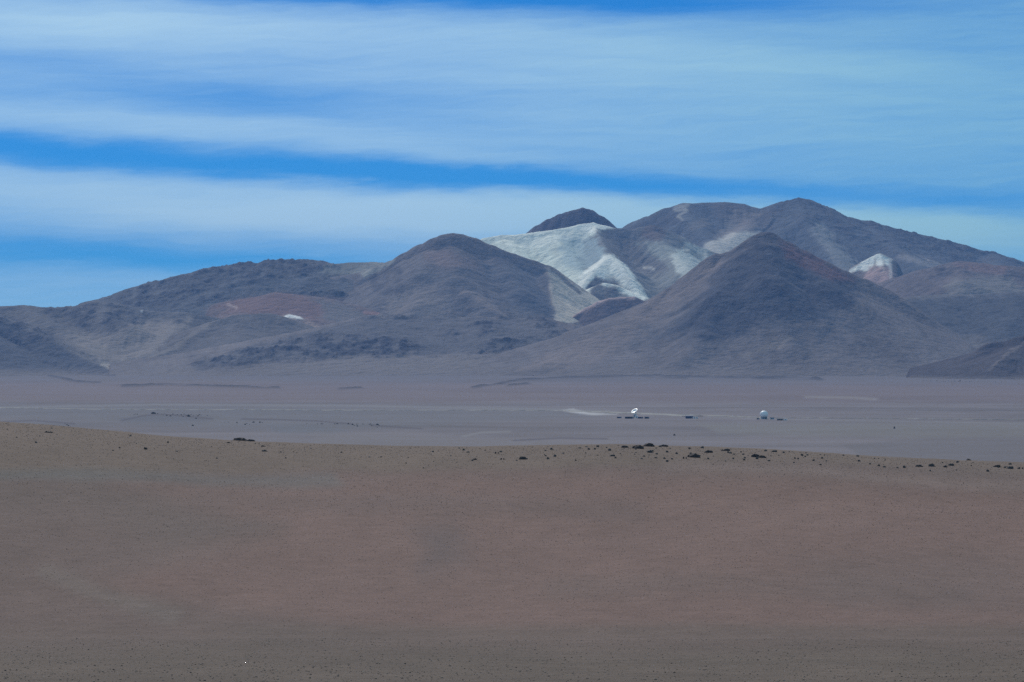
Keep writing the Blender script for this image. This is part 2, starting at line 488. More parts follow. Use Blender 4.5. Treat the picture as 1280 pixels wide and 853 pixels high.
# ---- smooth cone, centre left
mountain('mountain', 'smooth rounded brown cone left of the white slopes with a pale fan on its right foot',
    350, 820, 15.3, 17.5, 9.5, [
    dict(p=[(350, 356, 17.2), (380, 352, 17.2), (420, 345, 17.1), (450, 340, 17.0), (475, 331.5, 16.9), (490, 325.5), (510, 315), (528, 305), (545, 297),
            (556, 293), (566, 291.5), (576, 293), (592, 297.5), (612, 306), (640, 317), (665, 325), (683, 331.5), (700, 345),
            (715, 357), (725, 365), (740, 374), (760, 383), (790, 398)], D=16.8, s=0.85, r=40, g=0.7),
    dict(p=[(684, 339, 16.72), (687, 352, 16.6), (690, 370, 16.42), (693, 388, 16.25), (703, 408, 16.05)], s=0.9, r=10, g=0.4),
    dict(p=[(564, 308, 16.6), (570, 345, 16.25), (584, 364, 16.1), (610, 384, 15.9), (640, 402, 15.75)], s=0.6, r=40, g=0.8),
    dict(p=[(622, 322, 16.7), (634, 340, 16.5), (650, 362, 16.3)], s=0.7, r=40, g=0.8),
    dict(p=[(508, 325, 16.7), (498, 345, 16.5), (492, 365, 16.3), (485, 392, 16.1)], s=0.8, r=35),
    dict(p=[(538, 312, 16.65), (530, 340, 16.35), (528, 375, 16.05)], s=0.65, r=45)],
    [('poly', [(684, 326), (700, 342), (735, 366), (780, 380), (760, 392), (700, 408), (694, 400), (689, 370)], 3.5, (0.50, 0.45, 0.37), 0.9, 0.35),
     ('stroke', [(684, 334), (688, 350), (692, 392), (700, 407), 3], 3, (0.42, 0.36, 0.29), 0.3, 0.3),
     ('stroke', [(684, 331), (700, 345), (715, 358), (724, 366), 2.5], 2, DARK, 0.65, 0.3),
     ('stroke', [(470, 338), (490, 328), (455, 344), 3.5], 3, (0.30, 0.30, 0.26), 0.7, 0.5),
     ('rockpoly', [(460, 338), (500, 325), (505, 350), (500, 372), (465, 368)], 6, DARK, 0.65),
     ('rockpoly', [(535, 305), (560, 297), (562, 312), (545, 320), (535, 315)], 5, (0.055, 0.06, 0.07), 0.6),
     ('rockpoly', [(615, 320), (645, 325), (660, 345), (640, 350), (620, 338)], 6, (0.06, 0.065, 0.08), 0.6),
     ('rockpoly', [(515, 335), (590, 330), (590, 352), (540, 358), (515, 352)], 7, (0.07, 0.075, 0.08), 0.5),
     ('rockstroke', [(573, 373), (588, 375), 5], 3, (0.05, 0.055, 0.06), 0.7, 0.4),
     ('stroke', [(578, 366), (600, 372), (630, 392), 4], 4, (0.21, 0.17, 0.155), 0.6),
     ('poly', [(530, 315), (560, 312), (590, 325), (600, 335), (560, 335), (530, 325)], 9, (0.19, 0.135, 0.12), 0.7),
     ('poly', [(600, 330), (650, 330), (688, 345), (690, 398), (640, 385)], 12, (0.085, 0.092, 0.108), 0.7),
     ('poly', [(480, 375), (530, 360), (560, 375), (560, 400), (480, 400)], 12, (0.22, 0.185, 0.165), 0.6)],
    (0.135, 0.120, 0.118), rock_amp=4.5, gully=5, seed=51, mottling=0.16)

# ---- broad massif left
mountain('mountain', 'broad dark rugged massif at left whose skyline climbs in steps to a flat top',
    70, 560, 15.9, 17.9, 9.5, [
    dict(p=[(60, 430), (100, 402), (130, 389), (147, 378), (160, 367), (175, 358), (183, 356), (200, 351), (230, 343), (262, 336),
            (290, 332.5), (320, 330.5), (333, 329), (345, 326), (365, 325.5), (390, 324.5), (400, 326.5), (412, 331), (424, 330),
            (440, 329), (465, 328), (485, 329), (520, 335), (560, 350)], D=17.4, s=0.34, r=30),
    dict(p=[(250, 362, 16.9), (290, 352, 16.9), (330, 348.5, 16.9), (345, 350), (380, 349), (405, 350), (430, 348), (440, 350), (460, 358)], D=16.9, s=0.42, r=15),
    dict(p=[(340, 367, 16.6), (360, 364.5), (385, 366), (410, 366), (430, 369), (445, 376), (452, 382)], D=16.6, s=0.45, r=12),
    dict(p=[(160, 368, 17.4), (185, 385, 17.0), (210, 400, 16.5)], s=0.35, r=30),
    dict(p=[(262, 337, 17.4), (235, 362, 17.0), (230, 385, 16.6)], s=0.35, r=30)],
    [('rockpoly', [(140, 385), (165, 360), (260, 332), (345, 322), (400, 322), (430, 335), (400, 345), (330, 352), (250, 370), (160, 400)], 7, DARK, 0.9),
     ('rockpoly', [(150, 395), (250, 370), (330, 358), (300, 372), (240, 385)], 6, DARK, 0.7),
     ('rockstroke', [(335, 347), (380, 348), (435, 347), 4], 3, (0.04, 0.045, 0.05), 0.9),
     ('rockstroke', [(365, 363), (410, 366), (430, 369), (448, 379), 4], 3, (0.04, 0.045, 0.05), 0.9),
     ('poly', [(410, 330), (480, 326), (470, 340), (440, 347), (400, 342)], 6, (0.17, 0.175, 0.155), 0.7),
     ('stroke', [(480, 331), (460, 338), (440, 345), 5], 4, (0.30, 0.29, 0.25), 0.6),
     ('poly', [(255, 388), (290, 375), (345, 366), (430, 375), (470, 395), (470, 415), (290, 410)], 6, (0.18, 0.12, 0.108), 0.6)],
    (0.092, 0.094, 0.100), rock_amp=22, gully=10, seed=61, mottling=0.35, rock_wl=230)

# ---- red hill
mountain('hill', 'rust red slope with a small white outcrop near its foot',
    235, 530, 15.3, 16.6, 9.0, [
    dict(p=[(235, 398), (262, 386), (280, 378), (295, 375.5), (320, 372), (345, 366.5), (370, 368), (400, 372), (430, 377.5), (448, 386), (465, 391), (480, 393),
            (500, 400), (530, 412)], D=16.1, s=0.34, r=25),
    dict(p=[(342, 402, 15.7), (351, 396, 15.7), (362, 394), (375, 396.5), (388, 401), (402, 406), (415, 412)], D=15.7, s=0.5, r=10)],
    [('poly', [(270, 382), (300, 372), (345, 364), (380, 368), (410, 385), (390, 402), (360, 398), (320, 398), (290, 388)], 7, (0.172, 0.098, 0.084), 0.8, 3.0),
     ('poly', [(400, 374), (440, 382), (460, 396), (430, 408), (405, 400)], 7, (0.135, 0.125, 0.12), 0.8),
     ('stroke', [(455, 391), (482, 393), 2.5], 2.5, (0.27, 0.15, 0.13), 0.7, 0.4),
     ('poly', [(350, 396), (362, 393), (385, 399), (405, 407), (400, 420), (380, 420)], 3, (0.36, 0.26, 0.22), 0.85, 0.4),
     ('poly', [(351, 397), (361, 393), (376, 396.5), (381, 399), (362, 396.5), (353, 398.5)], 1.0, (0.85, 0.83, 0.78), 0.95, 0.25),
     ('stroke', [(285, 381), (296, 385), 1.8], 1.5, (0.36, 0.27, 0.24), 0.7, 0.5)],
    (0.165, 0.118, 0.108), rock_amp=3, gully=4, seed=71)

# ---- low hills far left
mountain('mountain', 'dark low mountain at the left edge with steep spurs coming down to the plain',
    -420, 330, 12.7, 16.0, 11.5, [
    dict(p=[(-420, 400), (-300, 396), (-200, 390), (-100, 388), (-40, 386), (0, 384), (30, 384), (60, 385.5), (85, 384.5), (105, 381), (118, 378.5),
            (140, 380), (155, 382), (190, 390), (230, 392), (270, 397), (300, 405), (340, 415)], D=15.5, s=0.45, r=25),
    dict(p=[(-300, 392, 14.7), (-100, 382, 14.7), (-40, 382, 14.7), (-15, 388, 14.7), (0, 396, 14.65), (25, 408, 14.6), (65, 426, 14.4), (100, 446, 14.2), (140, 464, 13.9)], s=0.52, r=20),
    dict(p=[(118, 379, 15.5), (135, 398, 15.2), (165, 408, 15.0)], s=0.5, r=25),
    dict(p=[(30, 385, 15.5), (70, 405, 15.1), (110, 430, 14.8)], s=0.45, r=30),
    dict(p=[(230, 393, 15.5), (215, 415, 15.1), (190, 440, 14.6)], s=0.3, r=30)],
    [('rockpoly', [(60, 385), (118, 378), (165, 385), (175, 405), (160, 418), (100, 408), (60, 400)], 6, (0.038, 0.042, 0.055), 0.95),
     ('poly', [(-40, 380), (0, 398), (65, 428), (140, 465), (100, 470), (0, 462), (-200, 462), (-200, 380)], 4, (0.050, 0.056, 0.072), 0.85, 0.6),
     ('rockpoly', [(-40, 380), (5, 395), (70, 420), (70, 430), (10, 425), (-40, 400)], 6, (0.04, 0.044, 0.06), 0.85),
     ('poly', [(70, 415), (140, 420), (180, 400), (240, 400), (200, 440), (150, 455), (110, 445)], 10, (0.215, 0.185, 0.165), 0.75),
     ('rockpoly', [(175, 388), (195, 390), (195, 402), (178, 400)], 4, (0.04, 0.045, 0.055), 0.8),
     ('rockpoly', [(205, 395), (240, 392), (262, 400), (240, 408), (210, 404)], 5, (0.05, 0.055, 0.065), 0.7),
     ('stroke', [(128, 455), (150, 464), (200, 468), 3], 3, (0.33, 0.29, 0.25), 0.75, 0.5),
     ('stroke', [(176, 389), (178, 390), 1.2], 1.0, (0.6, 0.6, 0.6), 0.6)],
    (0.120, 0.112, 0.112), rock_amp=18, gully=14, seed=81, fan_h=40, mottling=0.28)

# ---- hill in front of it
mountain('hill', 'low brown hill with a straight left flank in front of the red slope',
    140, 430, 13.2, 15.5, 10.0, [
    dict(p=[(140, 469, 14.0), (160, 464.5, 14.1), (180, 453, 14.3), (215, 436, 14.6), (240, 421, 14.8), (258, 410, 14.95), (275, 402, 15.05), (292, 397, 15.1), (310, 395), (326, 392),
            (336, 392), (350, 397), (365, 403), (385, 413), (410, 425)], s=0.34, r=22),
    dict(p=[(300, 396, 15.1), (305, 415, 14.8), (290, 435, 14.4)], s=0.3, r=30)],
    [('rockpoly', [(258, 402), (290, 393), (345, 390), (385, 412), (360, 415), (300, 408), (270, 418)], 5, (0.05, 0.055, 0.062), 0.8),
     ('rockpoly', [(200, 442), (260, 425), (320, 428), (300, 440), (230, 455)], 6, (0.06, 0.065, 0.075), 0.5),
     ('stroke', [(262, 404), (225, 430), (200, 442), (170, 459), 2.5], 2.5, (0.20, 0.175, 0.155), 0.4, 0.8),
     ('poly', [(262, 408), (345, 396), (385, 414), (300, 440), (180, 462), (220, 438)], 6, (0.095, 0.088, 0.090), 0.5)],
    (0.135, 0.120, 0.115), rock_amp=7, gully=6, seed=91, mottling=0.25)

# ---- lava lobes, centre
mountain('hill', 'low rubbly lava hill in the middle below the smooth cone',
    110, 800, 12.4, 15.1, 10.5, [
    dict(p=[(200, 468, 13.8), (232, 459, 13.9), (265, 447, 14.0), (300, 437, 14.1), (330, 431, 14.2), (370, 422, 14.3), (400, 412, 14.4), (415, 408), (432, 407), (446, 402),
            (455, 397, 14.5), (463, 394.5), (490, 396), (530, 397.5), (560, 397), (600, 396), (640, 398.5), (660, 398), (675, 397), (690, 403), (704, 412),
            (718, 421), (735, 432)], D=14.5, s=0.22, r=25, h=1.5),
    dict(p=[(250, 460, 13.6), (300, 450, 13.6), (350, 446, 13.65), (400, 444), (440, 440), (480, 434, 13.7), (520, 430, 13.8), (560, 432), (600, 428, 13.8), (650, 424, 13.9), (700, 424, 14.1)], s=0.30, r=12, h=1.0),
    dict(p=[(430, 425, 14.0), (480, 418, 14.05), (520, 420, 14.0)], s=0.3, r=12),
    dict(p=[(590, 412, 14.2), (610, 408, 14.2), (640, 412, 14.2), (690, 416, 14.2)], s=0.3, r=12),
    dict(p=[(722, 416, 14.9), (738, 411, 14.9), (750, 410.5), (764, 412), (775, 420)], D=14.9, s=0.3, r=14)],
    [('poly', [(235, 459), (300, 437), (400, 412), (450, 398), (560, 396), (690, 402), (718, 422), (640, 438), (540, 442), (450, 448), (360, 450), (250, 464)], 5, (0.088, 0.086, 0.095), 0.75),
     ('rockpoly', [(235, 458), (300, 438), (400, 415), (460, 420), (520, 428), (530, 440), (450, 448), (360, 450), (250, 464)], 6, (0.028, 0.032, 0.046), 0.95),
     ('rockpoly', [(405, 430), (470, 420), (515, 430), (510, 445), (420, 446)], 5, (0.024, 0.028, 0.044), 0.95),
     ('rockpoly', [(550, 415), (570, 412), (572, 428), (552, 428)], 4, (0.045, 0.05, 0.065), 0.8),
     ('rockpoly', [(595, 405), (625, 402), (632, 418), (600, 420)], 5, (0.028, 0.032, 0.046), 0.95),
     ('rockpoly', [(600, 430), (640, 424), (650, 430), (640, 440), (610, 442)], 5, (0.028, 0.032, 0.046), 0.95),
     ('rockstroke', [(600, 440), (660, 424), (700, 420), (708, 418), 3.2], 3, (0.045, 0.05, 0.065), 0.8),
     ('rockpoly', [(655, 396), (680, 394), (710, 415), (720, 424), (690, 418), (665, 408)], 4, (0.042, 0.046, 0.06), 0.9),
     ('rockstroke', [(450, 398), (490, 396), (560, 397), (650, 399), 2.5], 2, (0.05, 0.055, 0.065), 0.7),
     ('stroke', [(720, 412), (764, 413), 3.2], 2.5, (0.05, 0.055, 0.07), 0.85, 0.3),
     ('poly', [(380, 452), (520, 446), (640, 446), (720, 430), (720, 480), (240, 480), (240, 470)], 6, (0.160, 0.138, 0.130), 0.8)],
    (0.150, 0.130, 0.128), rock_amp=24, gully=3, seed=101, fan_h=55, mottling=0.25, rock_wl=170)

# ---- front cone, right of centre
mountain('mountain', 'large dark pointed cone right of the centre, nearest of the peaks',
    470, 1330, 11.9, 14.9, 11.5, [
    dict(p=[(590, 478, 12.8), (650, 465, 13.0), (690, 452, 13.2), (720, 439, 13.4), (750, 421, 13.6), (790, 396, 13.8), (820, 376, 13.95)], s=0.40, r=90, h=1.2, g=0.6),
    dict(p=[(810, 381, 13.9), (830, 366, 14.0), (870, 338, 14.1), (889, 324, 14.1), (895, 319),
            (900, 318.5), (912, 315), (930, 304.5), (945, 294), (952, 291), (957, 290), (963, 291), (968, 295), (985, 302), (1005, 312.5), (1030, 325), (1055, 337.5),
            (1080, 349), (1105, 361), (1125, 373, 14.3), (1150, 395, 14.2), (1185, 430, 14.1), (1220, 470, 14.0)], s=0.80, r=22, h=1.25),
    dict(p=[(957, 303, 13.98), (962, 345, 13.7), (975, 385, 13.5), (990, 430, 13.2), (1000, 458, 13.0)], s=0.80, r=70, h=1.3),
    dict(p=[(932, 322, 13.95), (905, 365, 13.65), (880, 412, 13.35), (855, 452, 13.05)], s=0.75, r=60, h=1.3),
    dict(p=[(1008, 328, 14.0), (1025, 352, 13.8), (1045, 392, 13.6), (1065, 425, 13.35), (1085, 458, 13.1)], s=0.75, r=60, h=1.3),
    ],
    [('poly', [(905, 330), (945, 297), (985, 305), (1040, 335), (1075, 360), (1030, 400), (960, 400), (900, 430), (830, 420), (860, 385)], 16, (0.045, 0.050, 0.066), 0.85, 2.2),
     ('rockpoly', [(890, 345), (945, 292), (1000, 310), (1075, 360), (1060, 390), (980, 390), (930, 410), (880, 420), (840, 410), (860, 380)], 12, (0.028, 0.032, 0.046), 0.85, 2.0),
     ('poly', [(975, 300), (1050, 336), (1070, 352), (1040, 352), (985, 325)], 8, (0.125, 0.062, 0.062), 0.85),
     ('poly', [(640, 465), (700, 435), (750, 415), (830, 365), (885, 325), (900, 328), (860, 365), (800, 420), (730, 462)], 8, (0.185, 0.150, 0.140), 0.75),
     ('rockstroke', [(945, 293), (957, 290), (970, 296), 5], 3, (0.04, 0.03, 0.035), 0.9, 0.3),
     ('rockstroke', [(830, 365), (890, 321), (898, 318), 1.6], 1.4, (0.045, 0.045, 0.055), 0.7, 0.3),
     ('rockpoly', [(800, 405), (860, 385), (860, 400), (830, 430), (780, 435)], 8, (0.075, 0.08, 0.095), 0.6, 2),
     ('rockpoly', [(960, 400), (1050, 385), (1100, 400), (1040, 430), (980, 435)], 9, (0.07, 0.075, 0.09), 0.65, 2),
     ('rockstroke', [(835, 456), (870, 450), (910, 436), 3], 3, (0.07, 0.075, 0.09), 0.7, 1),
     ('stroke', [(985, 425), (960, 435), (935, 445), 5], 5, (0.20, 0.17, 0.15), 0.5, 2),
     ('stroke', [(1095, 350), (1110, 360), (1125, 372), 6], 5, (0.16, 0.12, 0.11), 0.6)],
    (0.140, 0.122, 0.122), rock_amp=9, gully=8, seed=111, mottling=0.3, gully_wl=120)

# ---- right shoulder
mountain('mountain', 'broad dark shoulder at right with a pale scree apron below it',
    980, 1640, 12.1, 15.3, 12.0, [
    dict(p=[(1020, 420, 14.5), (1060, 398, 14.6), (1090, 384, 14.7), (1120, 375, 14.8), (1150, 370.5), (1180, 370), (1215, 368.5), (1250, 367), (1280, 366), (1350, 365),
            (1450, 372), (1640, 395)], D=14.8, s=0.28, r=60, h=1.3),
    dict(p=[(1180, 371, 14.8), (1175, 395, 14.4), (1150, 415, 14.0), (1110, 440, 13.5)], s=0.28, r=50),
    dict(p=[(1260, 368, 14.8), (1270, 395, 14.3), (1250, 420, 13.9)], s=0.28, r=50)],
    [('poly', [(1085, 395), (1130, 375), (1300, 362), (1500, 362), (1500, 440), (1240, 425), (1180, 412), (1130, 412), (1090, 425), (1070, 420)], 9, (0.050, 0.056, 0.068), 0.85, 2),
     ('rockpoly', [(1100, 390), (1150, 374), (1300, 370), (1300, 420), (1230, 425), (1170, 410), (1100, 420)], 9, (0.034, 0.040, 0.052), 0.7, 2),
     ('rockstroke', [(1090, 432), (1130, 412), (1180, 412), (1210, 430), 3.5], 4, (0.06, 0.065, 0.08), 0.7, 1.5),
     ('stroke', [(1170, 420), (1145, 438), (1160, 430), 6], 7, (0.21, 0.19, 0.165), 0.6, 2),
     ('poly', [(1080, 425), (1150, 418), (1220, 435), (1240, 470), (1050, 470)], 12, (0.155, 0.145, 0.14), 0.5)],
    (0.135, 0.125, 0.125), rock_amp=9, gully=5, seed=121, mottling=0.25)

# ---- tan hill behind the shoulder
mountain('hill', 'mottled reddish-tan hill between the dark shoulder and the far massif',
    1040, 1520, 16.0, 17.3, 10.0, [
    dict(p=[(1040, 388), (1080, 366), (1100, 355), (1120, 347), (1150, 338.5), (1168, 335), (1180, 331), (1195, 329), (1212, 328.5), (1232, 330), (1245, 332), (1262, 332),
            (1290, 335), (1340, 340), (1430, 355), (1520, 375)], D=16.8, s=0.40, r=25),
    dict(p=[(1200, 330, 16.8), (1205, 350, 16.4), (1195, 370, 16.1)], s=0.4, r=30)],
    [('rockpoly', [(1165, 333), (1210, 328), (1225, 345), (1180, 350), (1160, 345)], 6, (0.05, 0.05, 0.06), 0.75),
     ('rockpoly', [(1250, 335), (1290, 335), (1290, 365), (1255, 365)], 7, (0.06, 0.06, 0.07), 0.7),
     ('poly', [(1190, 328), (1260, 332), (1250, 345), (1215, 342)], 5, (0.19, 0.12, 0.11), 0.7),
     ('poly', [(1190, 350), (1260, 345), (1290, 370), (1180, 370)], 8, (0.20, 0.185, 0.165), 0.7)],
    (0.145, 0.118, 0.115), rock_amp=14, gully=6, seed=131, mottling=0.35)

# ---- white cone right
mountain('hill', 'small steep white-topped cone with a pink foot, right of the large dark cone',
    1035, 1150, 16.7, 17.7, 8.0, [
    dict(p=[(1035, 352), (1050, 343), (1062, 335), (1076, 328), (1088, 322.5), (1096, 318.5), (1101, 318), (1108, 321.5), (1116, 326), (1118, 334), (1119, 345),
            (1126, 358), (1135, 370)], D=17.3, s=0.95, r=8, g=0.6),
    dict(p=[(1101, 319, 17.3), (1104, 335, 17.15), (1112, 350, 17.0), (1119, 362, 16.9)], s=0.6, r=12)],
    [('poly', [(1055, 340), (1098, 316), (1118, 325), (1118, 340), (1112, 336), (1106, 330), (1100, 336), (1092, 330), (1085, 340), (1075, 338), (1062, 342)], 2.2, (0.80, 0.80, 0.72), 0.95, 0.35),
     ('poly', [(1085, 333), (1110, 333), (1117, 345), (1121, 362), (1100, 358), (1080, 348)], 4, (0.36, 0.25, 0.235), 0.85, 0.5),
     ('stroke', [(1113, 325), (1113, 350), (1119, 362), 2.0], 1.8, (0.62, 0.52, 0.48), 0.8, 0.3),
     ('stroke', [(1094, 325), (1092, 338), 1.2], 1.5, (0.30, 0.28, 0.25), 0.6, 0.2),
     ('stroke', [(1105, 326), (1104, 340), 1.2], 1.5, (0.42, 0.38, 0.34), 0.6, 0.2),
     ('stroke', [(1118, 328), (1121, 350), (1130, 366), 4], 2, (0.11, 0.10, 0.10), 0.9, 0.2)],
    (0.20, 0.165, 0.155), rock_amp=3, gully=6, seed=141, gully_wl=45)

# ---- near hill at right edge
mountain('hill', 'dark red-brown hill at the right edge, standing on the plain in front of the shoulder',
    1110, 1560, 11.0, 13.1, 10.5, [
    dict(p=[(1110, 482, 11.9), (1140, 475, 12.0), (1165, 468, 12.1), (1190, 461.5, 12.2), (1212, 451, 12.3), (1226, 441), (1232, 433), (1237, 428.5), (1243, 428), (1255, 427), (1270, 422.5), (1290, 417),
            (1330, 405), (1400, 395), (1560, 402)], D=12.4, s=0.85, r=18),
    dict(p=[(1290, 418, 12.4), (1262, 440, 12.15), (1235, 460, 11.9)], s=0.36, r=20)],
    [('rockpoly', [(1222, 440), (1236, 426), (1250, 428), (1235, 442)], 3, (0.035, 0.035, 0.045), 0.95),
     ('rockpoly', [(1255, 440), (1290, 425), (1300, 470), (1240, 465)], 7, (0.055, 0.052, 0.06), 0.6),
     ('stroke', [(1278, 430), (1255, 446), (1235, 462), 1.8], 2, (0.17, 0.14, 0.13), 0.6)],
    (0.062, 0.052, 0.057), rock_amp=11, gully=9, seed=151, fan_h=16)

# ------------------------------------------------------------------ plain
def row_of(z, y): return HOR - F * z / y
prow = np.concatenate([np.geomspace(700, 3100, 40)[:-1], 1 / np.linspace(1 / 3100.0, 1 / 14200.0, 470), np.linspace(14300, 28000, 60)])
pcol = np.concatenate([np.linspace(-1500, -260, 60), np.arange(-250, 1530, 3.2), np.linspace(1540, 2780, 60)])
PB, PYY = np.meshgrid(pcol, prow)
PXX = (PB - 640) / F * PYY

MOUNDS = [(-30, 12600, 420, 260, 12), (70, 13000, 260, 200, 11), (175, 13050, 300, 180, 10), (250, 12500, 480, 220, 11), (330, 13100, 360, 200, 9),
          (420, 12300, 300, 220, 9), (500, 13000, 420, 200, 10), (590, 12600, 260, 160, 10), (665, 12900, 330, 160, 12), (745, 12400, 420, 220, 10),
          (850, 12800, 400, 200, 11), (960, 12300, 330, 200, 10), (1040, 12900, 350, 200, 10), (1110, 12100, 280, 180, 8), (1230, 11500, 380, 260, 8),
          (330, 10200, 500, 300, 6), (800, 9600, 600, 350, 6), (1100, 9000, 450, 300, 6), (60, 9300, 500, 300, 6), (560, 8200, 500, 260, 4), (980, 7300, 420, 220, 4)]
def plain_height(X, Y):
    far = sstep(Y, 2500, 6000)
    z = Z_PLAIN + far * 3.2 * fbm(X / 1500.0, Y / 2600.0, 4, 301) + 0.7 * far * fbm(X / 260.0, Y / 420.0, 4, 305)
    def mound(px, D, wx, wy, h):
        cx = (px - 640) / F * D
        return h * np.exp(-((X - cx) / wx) ** 2 - ((Y - D) / wy) ** 2)
    z = z + mound(205, 4900, 110, 130, 6.5) + mound(120, 4950, 190, 160, 3.0) + mound(395, 4450, 150, 90, 4.0)
    z = z + mound(560, 4700, 260, 120, 2.5) + mound(1230, 4000, 230, 160, 7.0) + mound(1080, 3950, 90, 120, 2.5)
    z = z + mound(690, 11600, 360, 420, 9.0) + mound(820, 11700, 420, 420, 8.0) + mound(150, 11200, 400, 500, 8.0)
    z = z + mound(260, 10800, 360, 350, 8.0) + mound(1020, 11900, 380, 360, 7.0)
    for (mp, md, mw, ml, mh) in MOUNDS:
        z = z + mound(mp, md, mw, ml, mh * (0.45 if md > 10500 else 1.0))
    return z
PZ = plain_height(PXX, PYY)
PPY = row_of(PZ, PYY)
pc = np.empty(PXX.shape + (3,)); pc[:] = (0.128, 0.112, 0.110)
pw = 22 * fbm(PXX / 420.0, PYY / 1200.0, 4, 330); pv = 1.6 * fbm(PXX / 300.0, PYY / 900.0, 4, 331)
band = fbm(PXX / 900.0 + 3, PYY / 800.0, 5, 340, 0.55)
pc *= (1 + 0.45 * band + 0.22 * fbm(PXX / 120.0, PYY / 300.0, 4, 345) + 0.3 * fbm(PXX / 1500.0, PYY / 160.0, 4, 346))[..., None]
def ppaint(pts, soft, c, amt, strokew=None, w=1.0):
    global pc
    qx, qy = PB + pw * w, PPY + pv * w
    mk = poly_mask(qx, qy, pts, soft) if strokew is None else stroke(qx, qy * 1.0, pts, strokew, soft)
    mk = (mk * amt)[..., None]
    pc = pc * (1 - mk) + np.array(c) * mk
ppaint([(-600, 440), (1900, 440), (1900, 479), (-600, 477)], 5, (0.118, 0.104, 0.102), 0.85)
ppaint([(-400, 477), (1700, 481), (1700, 504), (-400, 502)], 5, (0.142, 0.108, 0.104), 0.65)
ppaint([(-100, 505), (300, 508), (700, 512), (760, 520), (400, 540), (-100, 520)], 6, (0.118, 0.116, 0.118), 0.6)
ppaint([(880, 530), (1400, 528), (1400, 546), (1150, 548), (900, 542)], 4, (0.150, 0.140, 0.125), 0.7)
ppaint([(1050, 556), (1130, 549), (1500, 552), (1500, 600), (1100, 590)], 2.5, (0.110, 0.100, 0.098), 0.6, None, 0.6)
ppaint([(340, 532), (400, 532), (440, 538), (420, 542), (350, 540)], 3, (0.105, 0.105, 0.11), 0.7)
ppaint([(140, 524), (200, 517), (240, 522), (260, 527), (150, 528)], 2.5, (0.10, 0.10, 0.11), 0.7)
ppaint([(-50, 528), (60, 526), (120, 531), (40, 534)], 3, (0.11, 0.11, 0.115), 0.5)
ppaint([(400, 540), (700, 552), (700, 560), (380, 556)], 4, (0.145, 0.128, 0.120), 0.6)
ppaint([(40, 464), (120, 468), (200, 468)], 2.0, (0.20, 0.175, 0.16), 0.3, 2.0)
ppaint([(700, 513), (715, 511), (735, 516), (770, 518), (740, 519), (715, 516)], 1.6, (0.42, 0.41, 0.38), 0.85, None, 0.3)
for pts_ in ([(148, 526), (175, 520), (200, 518), (235, 521), (264, 524)], [(300, 524), (350, 525), (400, 527), (445, 530)], [(-20, 528), (40, 526), (90, 530)], [(470, 532), (530, 536)], [(640, 551), (700, 548), (760, 549)]):
    ppaint(pts_, 1.2, (0.060, 0.050, 0.058), 0.75, 0.8, 0.6)
ppaint([(-100, 511), (200, 506), (420, 507), (640, 511), (760, 514)], 1.3, (0.185, 0.178, 0.168), 0.55, 1.2, 0.4)
ppaint([(880, 521), (1000, 525), (1150, 527), (1400, 531)], 1.1, (0.180, 0.170, 0.158), 0.55, 0.9, 0.4)
ppaint([(1010, 496), (1060, 497), (1090, 499)], 1.3, (0.22, 0.20, 0.18), 0.6, 1.2)
ppaint([(580, 546), (605, 541), (640, 540)], 1.3, (0.20, 0.19, 0.175), 0.5, 1.2)
for pts in ([(-10, 463), (60, 466), (140, 469)], [(60, 470), (95, 477), (125, 478)], [(150, 483), (210, 481), (260, 483), (350, 485)],
            [(420, 487), (450, 485)], [(590, 485), (625, 480), (650, 475), (700, 472), (800, 471), (860, 473)],
            [(660, 479), (635, 483)], [(800, 470), (900, 472), (985, 472), (1025, 475)], [(940, 474), (1020, 474)]):
    mk = stroke(PB + 0.5 * pw, PPY + 1.0 * pv, pts, 1.1, 1.0) * 1.25 * sstep(fbm(PXX / 90.0, PYY / 200.0, 4, 350), -0.45, 0.1)
    pc = pc * (1 - 0.75 * mk[..., None]) + np.array((0.030, 0.030, 0.036)) * 0.75 * mk[..., None]
    PZ = PZ + 5.0 * mk * (0.5 + 0.8 * np.abs(fbm(PXX / 40.0, PYY / 60.0, 3, 351)))
pc = pc * np.array((0.96, 0.96, 1.06))
plain = grid_mesh('plain', PXX, PYY, PZ, pc, M_plain)
tag(plain, 'wide flat gravel plain between the brown rise and the mountains', 'plain', None, 'structure')

def plain_z(x, y):
    b = x / y * F + 640
    i = int(np.clip(np.searchsorted(pcol, b) - 1, 0, len(pcol) - 2))
    j = int(np.clip(np.searchsorted(prow, y) - 1, 0, len(prow) - 2))
    u = (b - pcol[i]) / (pcol[i + 1] - pcol[i]); v = (y - prow[j]) / (prow[j + 1] - prow[j])
    return float((PZ[j, i] * (1 - u) + PZ[j, i + 1] * u) * (1 - v) + (PZ[j + 1, i] * (1 - u) + PZ[j + 1, i + 1] * u) * v)

